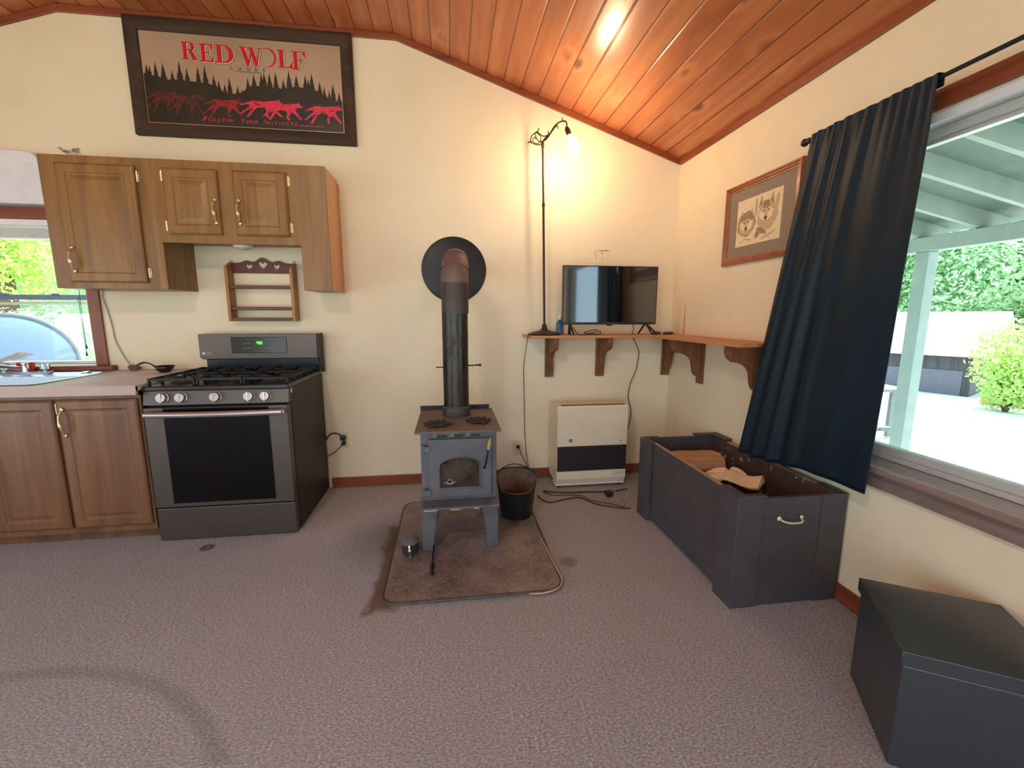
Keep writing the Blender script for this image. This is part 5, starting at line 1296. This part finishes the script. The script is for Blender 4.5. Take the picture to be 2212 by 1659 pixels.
rod = thing('curtain_rod', 'thin black curtain rod with round finial above the big window', 'rod', (R - .1, 1.9, 2.1))
m = MB(); m.tube([(1.663, 1.968, 2.106), (1.663, PY0 - .15, 2.106)], .0075, 12); m.build('pole', M['black'], rod, smooth=True)
m = MB(); m.lathe([(.008, 0), (.013, .004), (.013, .012), (.009, .015), (.016, .024), (.018, .034), (.013, .045), (0, .049)], (1.663, 1.955, 2.106), (0, 1, 0), 20); m.build('finial', M['black'], rod, smooth=True)
for y in (1.935, PY0 - .1):
    m = MB(); m.tube([(1.663, y, 2.106), (1.663, y, 2.09), (1.70, y, 2.085), (R - .001, y, 2.085)], .005, 8); m.cyl((R - .006, y, 2.085), (R - .001, y, 2.085), .016, seg=16); m.build('wall_bracket', M['black'], rod, smooth=True)
# curtain panel gathered on the rod, flaring towards its hem
cu_ = thing('curtain', 'dark teal satin curtain panel gathered on the rod over window', 'curtain', (1.655, 1.7, .56))
NU, NV = 170, 76
def bump_(u, c_, w_): return math.exp(-((u - c_) / w_) ** 2)
# ridges (towards the room) and their widths across the cloth at the hem; they crowd together at the rod
RID = ((.06, .05, .8), (.215, .05, .85), (.36, .045, 1.0), (.50, .06, .6), (.72, .10, .4))
def cloth(u, v):
    yt_ = 1.925 - .521 * u ** .96
    yb2 = 2.222 - .760 * (u * .92 + .08 * u * u)
    y = yt_ + (yb2 - yt_) * v ** .92
    fold = sum(h_ * bump_(u, c_ + .012 * math.sin(3 * v + 9 * c_), w_) for c_, w_, h_ in RID)
    fine = abs(math.sin(PI * 12 * u + 1.1 + math.sin(7 * u))) * .009 * math.exp(-v * 14) * (1.1 - .5 * u)
    rip = .010 * math.sin(10 * v + 7 * u) * bump_(u, .86, .13) * v + .006 * math.sin(17 * v + 11 * u) * bump_(u, .9, .1) * v * v
    x = 1.652 - .010 * v - fold * (.010 + .038 * v) - fine + rip * .8
    if u > .93: x += .006 * (u - .93) / .07 * v
    z = 2.1175 + (.545 + .056 * u - .010 * math.sin(u * 7) - 2.1175) * v
    return x, y, z
m = MB(); vs = []
for dx_, dz_ in ((.0235, -.04), (.0235, -.008), (.018, .001)):
    for i in range(NU + 1):
        p = cloth(i / NU, 0); vs.append((1.652 + dx_, p[1], 2.1175 + dz_))
for j in range(NV + 1):
    for i in range(NU + 1): vs.append(cloth(i / NU, j / NV))
W_ = NU + 1
fs = [(j * W_ + i, j * W_ + i + 1, (j + 1) * W_ + i + 1, (j + 1) * W_ + i) for j in range(NV + 3) for i in range(NU)]
m.add(vs, fs); pan = m.build('panel', M['curtain'], cu_, smooth=True)
sd = pan.modifiers.new('s', 'SOLIDIFY'); sd.thickness = .0018; sd.offset = -1
m = MB(); m.tube([(vs[(NV + 3) * W_ + i][0] - .001, vs[(NV + 3) * W_ + i][1], vs[(NV + 3) * W_ + i][2]) for i in range(0, W_, 2)], .0026, 6); m.build('hem', M['curtain'], cu_, smooth=True)

# ================================================================ cube ottoman
ZO = .385
oc = Vector((1.427, 1.247, 0)); ua = Vector((.855, -.518, 0)).normalized(); ub = Vector((-.518, -.855, 0)).normalized(); LO = .375
ot = thing('cube_ottoman', 'black faux-leather cube ottoman standing below the big window', 'ottoman', tuple(oc + ua * LO / 2 + ub * LO / 2))
def OP(a, b, z): return oc + ua * a + ub * b + Vector((0, 0, z))
def obox(m, a0, a1, b0, b1, z0, z1):
    vs = [OP(a, b, z) for z in (z0, z1) for b in (b0, b1) for a in (a0, a1)]
    m.add(vs, [(0, 2, 3, 1), (4, 5, 7, 6), (0, 1, 5, 4), (2, 6, 7, 3), (0, 4, 6, 2), (1, 3, 7, 5)])
m = MB(); obox(m, .008, LO - .008, .008, LO - .008, .004, ZO - .05); m.build('body', M['leather'], ot, .006)
m = MB(); obox(m, 0, LO, 0, LO, ZO - .049, ZO - .003)
# softly crowned lid cushion
n = 12; vs = [OP(LO * i / n, LO * j / n, ZO - .004 + .014 * (math.sin(PI * i / n) * math.sin(PI * j / n)) ** .5) for j in range(n + 1) for i in range(n + 1)]
m.add(vs, [(j * (n + 1) + i, j * (n + 1) + i + 1, (j + 1) * (n + 1) + i + 1, (j + 1) * (n + 1) + i) for j in range(n) for i in range(n)])
m.build('lid', M['leather'], ot, .004, smooth=True)
m = MB(); m.tube([OP(a, b, ZO - .005) for a, b in ((.002, .002), (LO - .002, .002), (LO - .002, LO - .002), (.002, LO - .002))], .0026, 6, closed=True); m.build('piped_seam', M['seam'], ot)
for a in (.03, LO - .03):
    for b in (.03, LO - .03):
        m = MB(); p = OP(a, b, 0); m.cyl((p.x, p.y, .0005), (p.x, p.y, .004), .012, seg=10); m.build('foot', M['black'], ot)

# ================================================================ outside
g = MB()   # sloping pale yard
NX = 40; gv = []
def gz(x, y):
    d = math.hypot(max(0, x - 2), max(0, y - 4) * .0)
    z = -.42 - .048 * max(0, min(x - 3, 14))
    return z if x > 1.9 else -.42
for j in range(NX + 1):
    for i in range(NX + 1):
        x = -34 + 74 * i / NX; y = -30 + 72 * j / NX; gv.append((x, y, gz(x, y)))
g.add(gv, [(j * (NX + 1) + i, j * (NX + 1) + i + 1, (j + 1) * (NX + 1) + i + 1, (j + 1) * (NX + 1) + i) for j in range(NX) for i in range(NX)])
struct(g.build('ground', M['gravel']), 'bright pale gravel yard outside')
# porch
XBm = 4.68
pr = bpy.data.objects.new('porch_roof', None); COL.objects.link(pr); ORG['porch_roof'] = (0, 0, 0); struct(pr, 'open porch roof with painted rafters outside the window', 'porch roof')
def rz_(x): return 3.014 - .2 * x
m = MB(); m.prism([(R + .16, rz_(R + .16) + .15), (XBm + .4, rz_(XBm + .4) + .15), (XBm + .4, rz_(XBm + .4) + .19), (R + .16, rz_(R + .16) + .19)], 'y', -2.5, 9.5); m.build('roof_deck', M['roofboard'], pr)
for y in [2.45 + .5 * q for q in range(-9, 14)]:
    m = MB(); m.prism([(R + .155, rz_(R + .155)), (XBm + .3, rz_(XBm + .3)), (XBm + .3, rz_(XBm + .3) + .149), (R + .155, rz_(R + .155) + .149)], 'y', y - .022, y + .022); m.build('rafter', M['porchpaint'], pr)
m = MB(); m.box(XBm - .02, XBm + .12, -2.5, 9.5, 1.932, 2.072); m.build('beam', M['porchpaint'], pr, .006)
for i, (y, lb) in enumerate(((3.90, 'pale green porch post seen beside the curtain edge'),)):
    m = MB(); m.box(XBm - .01, XBm + .11, y - .07, y + .06, gz(XBm, y) , 1.931); o = m.build('porch_post', M['porchpaint'], None, .008, origin=(XBm + .05, y, gz(XBm, y))); tag(o, lb, 'post')
# shed
d1 = Vector((-.485, .875, 0)).normalized(); d2 = Vector((.875, .485, 0)).normalized(); sc0 = Vector((14.34, 10.15, -.97))
sh = thing('garden_shed', 'dark board shed with bright metal roof across the yard', 'shed', tuple(sc0))
def SP(a, b, z): return sc0 + d1 * a + d2 * b + Vector((0, 0, z))
def sbox(m, a0, a1, b0, b1, z0, z1):
    vs = [SP(a, b, z) for z in (z0, z1) for b in (b0, b1) for a in (a0, a1)]
    m.add(vs, [(0, 2, 3, 1), (4, 5, 7, 6), (0, 1, 5, 4), (2, 6, 7, 3), (0, 4, 6, 2), (1, 3, 7, 5)])
EZ, RZ = 1.26, 2.33
m = MB(); sbox(m, 0, 6.5, 0, 5.2, -.6, EZ)
pl3 = [SP(0, 0, EZ), SP(0, 5.2, EZ), SP(0, 2.6, RZ - .05)]; pl4 = [SP(6.5, 0, EZ), SP(6.5, 5.2, EZ), SP(6.5, 2.6, RZ - .05)]
m.add(pl3 + pl4, [(0, 1, 2), (3, 5, 4)]); m.build('walls', M['shed'], sh)
m = MB()
for i in range(22): sbox(m, .1 + i * .3, .125 + i * .3, -.012, 0, -.4, EZ - .02)
m.build('board_battens', M['shed'], sh)
m = MB(); sbox(m, .18, 3.4, -.03, -.012, .0, .72); m.build('lit_lower_wall', plain('lit_lilac_grey_boards', S(104, 102, 116), .8), sh)  # paler panel: light on the lower wall put into its colour
m = MB()
for sgn, b_e, b_r in ((1, -.35, 2.6), (-1, 5.55, 2.6)):
    ze = EZ - .12
    vs = [SP(-.35, b_e, ze), SP(6.9, b_e, ze), SP(6.9, b_r, RZ), SP(-.35, b_r, RZ), SP(-.35, b_e, ze + .06), SP(6.9, b_e, ze + .06), SP(6.9, b_r, RZ + .06), SP(-.35, b_r, RZ + .06)]
    m.add(vs, [(0, 1, 2, 3), (4, 7, 6, 5), (0, 4, 5, 1), (1, 5, 6, 2), (2, 6, 7, 3), (3, 7, 4, 0)])
m.build('metal_roof', M['metalroof'], sh)
# picnic table and bench whose ends show past the curtain
def plank_bench(name, lbl, cat, e, dirv, L, Wd, H, zg):
    t = thing(name, lbl, cat, (e[0], e[1], zg)); u = Vector((dirv[0], dirv[1], 0)).normalized(); w_ = Vector((-u.y, u.x, 0)); e = Vector((e[0], e[1], 0))
    def P(a, b, z): return Vector((e.x, e.y, 0)) + u * a + w_ * b + Vector((0, 0, z))
    def bx(m, a0, a1, b0, b1, z0, z1): m.add([P(a, b, z) for z in (z0, z1) for b in (b0, b1) for a in (a0, a1)], [(0, 2, 3, 1), (4, 5, 7, 6), (0, 1, 5, 4), (2, 6, 7, 3), (0, 4, 6, 2), (1, 3, 7, 5)])
    m = MB(); k_ = max(1, round(Wd / .15)); 
    for i in range(k_): bx(m, 0, L, -Wd / 2 + i * Wd / k_ + .004, -Wd / 2 + (i + 1) * Wd / k_ - .004, zg + H - .045, zg + H)
    m.build('top', M['tabletop'], t)
    for a in (.25, L - .3):
        for b in (-1, 1):
            m = MB(); bx(m, a, a + .06, b * Wd * .42 - .03, b * Wd * .42 + .03, zg, zg + H - .046); m.build('leg', M['tabletop'], t)
plank_bench('picnic_table', 'grey plank picnic table end showing past the curtain', 'table', (6.42, 5.55), (.15, 1), 2.0, .75, .80, gz(6.4, 5))
plank_bench('plank_bench', 'low grey plank bench end nearer than the picnic table', 'bench', (4.95, 4.32), (.15, 1), 1.8, .28, .52, gz(4.9, 4))
# log pile beside the shed
random.seed(9)
vd = Vector((.826, .564, 0)); sd_ = Vector((.564, -.826, 0))
for row in range(3):
    for i in range(11 - row):
        r_ = random.uniform(.105, .124)
        p = Vector((13.35, 9.05, -.80 + row * .222)) + sd_ * (.26 * i + .13 * row); q = p + vd * .5
        m = MB(); m.cyl(p, q, r_, seg=9); o = m.build('stacked_log', M['firewood'], None, origin=tuple(p)); tag(o, 'round cut log in the woodpile beside the shed gable', 'log', 'woodpile by the shed')
# trees
def leaves(c_, rad, n, size, seed, sc=(1, 1, 1), shell=.55):
    random.seed(seed); vs = []; fs = []
    # a few sub-clumps make the outline uneven
    clumps = []
    for q in range(16):
        d = Vector((random.gauss(0, 1), random.gauss(0, 1), random.gauss(0, 1))).normalized()
        clumps.append((Vector((d.x * sc[0], d.y * sc[1], d.z * sc[2])) * rad * random.uniform(.35, .75), rad * random.uniform(.35, .5)))
    for q in range(n):
        cc, cr_ = random.choice(clumps)
        d = Vector((random.gauss(0, 1), random.gauss(0, 1), random.gauss(0, 1))).normalized() * cr_ * random.uniform(.7, 1.05)
        p = Vector(c_) + cc + d
        nrm = (d.normalized() + Vector((random.uniform(-.7, .7), random.uniform(-.7, .7), random.uniform(-.2, .9)))).normalized()
        u = nrm.orthogonal().normalized(); w_ = nrm.cross(u); a = random.uniform(0, 2 * PI); u, w_ = u * math.cos(a) + w_ * math.sin(a), w_ * math.cos(a) - u * math.sin(a)
        s_ = size * random.uniform(.6, 1.3)
        o_ = len(vs)
        vs += [p - u * s_, p - u * s_ * .2 + w_ * s_ * .5 + nrm * s_ * .12, p + u * s_, p - u * s_ * .2 - w_ * s_ * .5 + nrm * s_ * .12]
        fs += [(o_, o_ + 1, o_ + 2), (o_, o_ + 2, o_ + 3)]
    m = MB(); m.add(vs, fs); return m
def tree(name, lbl, base, H, rad, n, size, mt, seed, grp, sc=(1, 1, 1)):
    t = thing(name, lbl, 'tree', base, grp)
    m = MB(); b = Vector(base); m.tube(smooth([b, b + Vector((.1, .05, H * .4)), b + Vector((0, 0, H * .8))], 4), [.28, .26, .24, .22, .2, .17, .14, .1, .06], 10); m.build('trunk', M['bark'], t, smooth=True)
    m = leaves(b + Vector((0, 0, H * .47)), rad, n, size, seed, sc); m.build('crown', mt, t)
far = [((18.6, 16.6, -1.0), 9.5, 3.6, 'leafy green tree nearest the curtain above shed roof'), ((21.5, 16.9, -1.0), 10, 3.8, 'leafy green tree over the middle of the shed roof'), ((20.6, 13.6, -1.0), 9.5, 3.6, 'leafy green tree over the gable end of the shed roof'), ((24.0, 13.2, -1.0), 10, 4.2, 'leafy green tree beyond the woodpile and the yellow-green shrub'), ((26.0, 21.5, -1.0), 12, 4.6, 'tall leafy tree far behind, on the porch post side'), ((29.0, 19.0, -1.0), 12, 4.8, 'tall leafy tree far behind, on the woodpile side')]
for i, (b, H, rad, lb) in enumerate(far): tree('leafy_tree', lb, b, H, rad, 26000, .085, M['leaf1'], 20 + i, 'trees behind the shed', (1.1, 1.1, 1.15))
sh2 = thing('leafy_shrub', 'yellow-green leafy shrub growing beside shed corner', 'shrub', (12.5, 8.1, -.88))
m = leaves((12.55, 8.05, .22), 1.15, 5200, .055, 77, (1, 1, .85)); m.build('foliage', M['leaf2'], sh2)
m = MB(); 
for q in range(5): m.tube([(12.5, 8.1, -.9), (12.5 + .4 * math.cos(q * 1.3), 8.1 + .4 * math.sin(q * 1.3), .3)], [.04, .015], 6)
m.build('stems', M['bark'], sh2)
# behind the kitchen window
bt_ = [((-11.0, 12.6, -.42), 6.6, 1.75, 'leaf3', 'bright yellow-green tree nearest behind the kitchen window', .055, 14000), ((-14.0, 16.0, -.42), 9, 3.6, 'leaf1', 'green tree behind the big tank beyond the kitchen window', .085, 15000), ((-9.6, 15.5, -.42), 8, 3.0, 'leaf1', 'green tree behind the white tank beyond kitchen window', .075, 16000), ((-14.5, 23.0, -.42), 11, 4.4, 'leaf1', 'tall green tree at back beyond the kitchen window', .15, 8000)]
for i, (b, H, rad, mt, lb, sz, nl) in enumerate(bt_): tree('leafy_tree', lb, b, H, rad, nl, sz, M[mt], 50 + i, 'trees beyond the kitchen window')
m = leaves((-7.3, 9.2, .62), 1.25, 9000, .045, 91, (1.9, .5, .42)); hb = thing('leafy_shrub', 'low green bushes before the white tank outside kitchen window', 'shrub', (-7.3, 9.2, -.42)); m.build('foliage', M['leaf1'], hb)
# big grey propane tank, its domed end turned to the kitchen window
tk = thing('propane_tank', 'large blue-grey tank end just outside the kitchen window', 'tank', (-4.42, 5.05, -.42))
ta = Vector((4.42, -5.05, 0)).normalized(); tc_ = Vector((-4.42, 5.05, .80)); tp2 = Vector((ta.y, -ta.x, 0))
m = MB(); tr_ = .50; m.lathe([(0, .09), (.17, .083), (.32, .062), (.42, .036), (.475, .012), (tr_, 0), (tr_, -1.9), (.34, -2.0), (0, -2.04)], tuple(tc_), tuple(ta), 48); m.build('shell', M['tank'], tk, smooth=True)
m = MB(); m.tube([tc_ + (tp2 * math.cos(b) + Vector((0, 0, math.sin(b)))) * (tr_ + .004) for b in [2 * PI * q / 48 for q in range(48)]], .018, 8, closed=True); m.build('weld_band', M['tankrim'], tk, smooth=True)
for s_ in (.4, 1.5):
    p = tc_ - ta * s_; m = MB(); m.cyl((p.x, p.y, -.42), (p.x, p.y, .34), .22, seg=16); m.build('cradle', M['gravel'], tk)
wt = thing('white_tank', 'white rounded tank farther off beyond the kitchen window', 'tank', (-7.0, 10.2, -.42))
m = MB(); m.lathe([(0, .16), (.12, .13), (.19, .06), (.215, 0), (.215, -3.2), (.15, -3.35), (0, -3.4)], (-7.62, 10.0, 1.10), (-1, 0, 0), 32); m.build('shell', plain('bright_white_paint', S(240, 240, 236), .5), wt, smooth=True)
for x in (-7.2, -5.0):
    m = MB(); m.box(x - .08, x + .08, 9.85, 10.15, -.42, .90); m.build('cradle', M['gravel'], wt)

# ceiling fill light, added unseen behind the camera to brighten the floor
cl = thing('fill_ceiling_light', 'added round ceiling fill light with lit white dome, unseen behind the camera', 'ceiling light', (-1.3, -.7, ZF))
m = MB(); m.lathe([(0, 0), (.2, 0), (.205, -.02), (.19, -.035), (0, -.035)], (-1.3, -.7, ZF - .001), seg=32); m.build('base', M['white'], cl, smooth=True)
m = MB(); m.lathe([(.185, -.037), (.18, -.07), (.13, -.11), (.06, -.125), (0, -.128)], (-1.3, -.7, ZF - .001), seg=32); m.build('dome', M['dome'], cl, smooth=True)

# ================================================================ light, sky, camera
sun = bpy.data.lights.new('sun', 'SUN'); sun.energy = SUN; sun.angle = math.radians(.6); sun.color = (1, .96, .9)
so = bpy.data.objects.new('sun', sun); COL.objects.link(so)
so.rotation_euler = Vector((-.42, -.12, -1.0)).to_track_quat('-Z', 'Y').to_euler()
wd = bpy.data.worlds.new('sky'); SC.world = wd; wd.use_nodes = True
bgn = wd.node_tree.nodes['Background']; bgn.inputs[0].default_value = (.64, .81, 1.0, 1); bgn.inputs[1].default_value = SKY
def portal(name, loc, rot, sx, sy):
    l = bpy.data.lights.new(name, 'AREA'); l.shape = 'RECTANGLE'; l.size = sx; l.size_y = sy; l.cycles.is_portal = True
    o = bpy.data.objects.new(name, l); COL.objects.link(o); o.location = loc; o.rotation_euler = rot
portal('rear_opening_portal', (-1.225, RY - .12, 1.16), (math.radians(90), 0, 0), 4.95, 2.28)
portal('side_window_portal', (LX - .12, -.45, 1.15), (math.radians(90), 0, math.radians(-90)), 3.5, 2.1)
portal('picture_window_portal', (R + .14, .705, 1.365), (math.radians(90), 0, math.radians(90)), 2.1, 1.3)
portal('kitchen_window_portal', (-3.0, D + .14, 1.43), (math.radians(90), 0, math.radians(180)), 1.2, .93)

cam = bpy.data.cameras.new('camera'); co_ = bpy.data.objects.new('camera', cam); COL.objects.link(co_)
F = 942.63; cam.sensor_width = 36; cam.sensor_fit = 'HORIZONTAL'; cam.lens = F / 2212 * 36; cam.clip_start = .02; cam.clip_end = 300
r_ = Vector((0.99042319, -0.13805985, 0.0011738)); u_ = Vector((0.02054561, 0.15578801, 0.98757682)); f_ = Vector((0.13652757, 0.97809487, -0.15713258))
mw = Matrix(((r_.x, u_.x, -f_.x, 0), (r_.y, u_.y, -f_.y, 0), (r_.z, u_.z, -f_.z, 1.3091), (0, 0, 0, 1)))
co_.matrix_world = mw
SC.camera = co_
SC.view_settings.view_transform = 'Standard'; SC.view_settings.look = 'None'; SC.view_settings.gamma = 1; SC.view_settings.use_curve_mapping = False
SC.view_settings.exposure = EXPO
cy = SC.cycles
cy.use_denoising = True; cy.max_bounces = 10; cy.diffuse_bounces = 6; cy.glossy_bounces = 4; cy.transmission_bounces = 6; cy.transparent_max_bounces = 12
cy.caustics_reflective = False; cy.caustics_refractive = False; cy.sample_clamp_indirect = 8
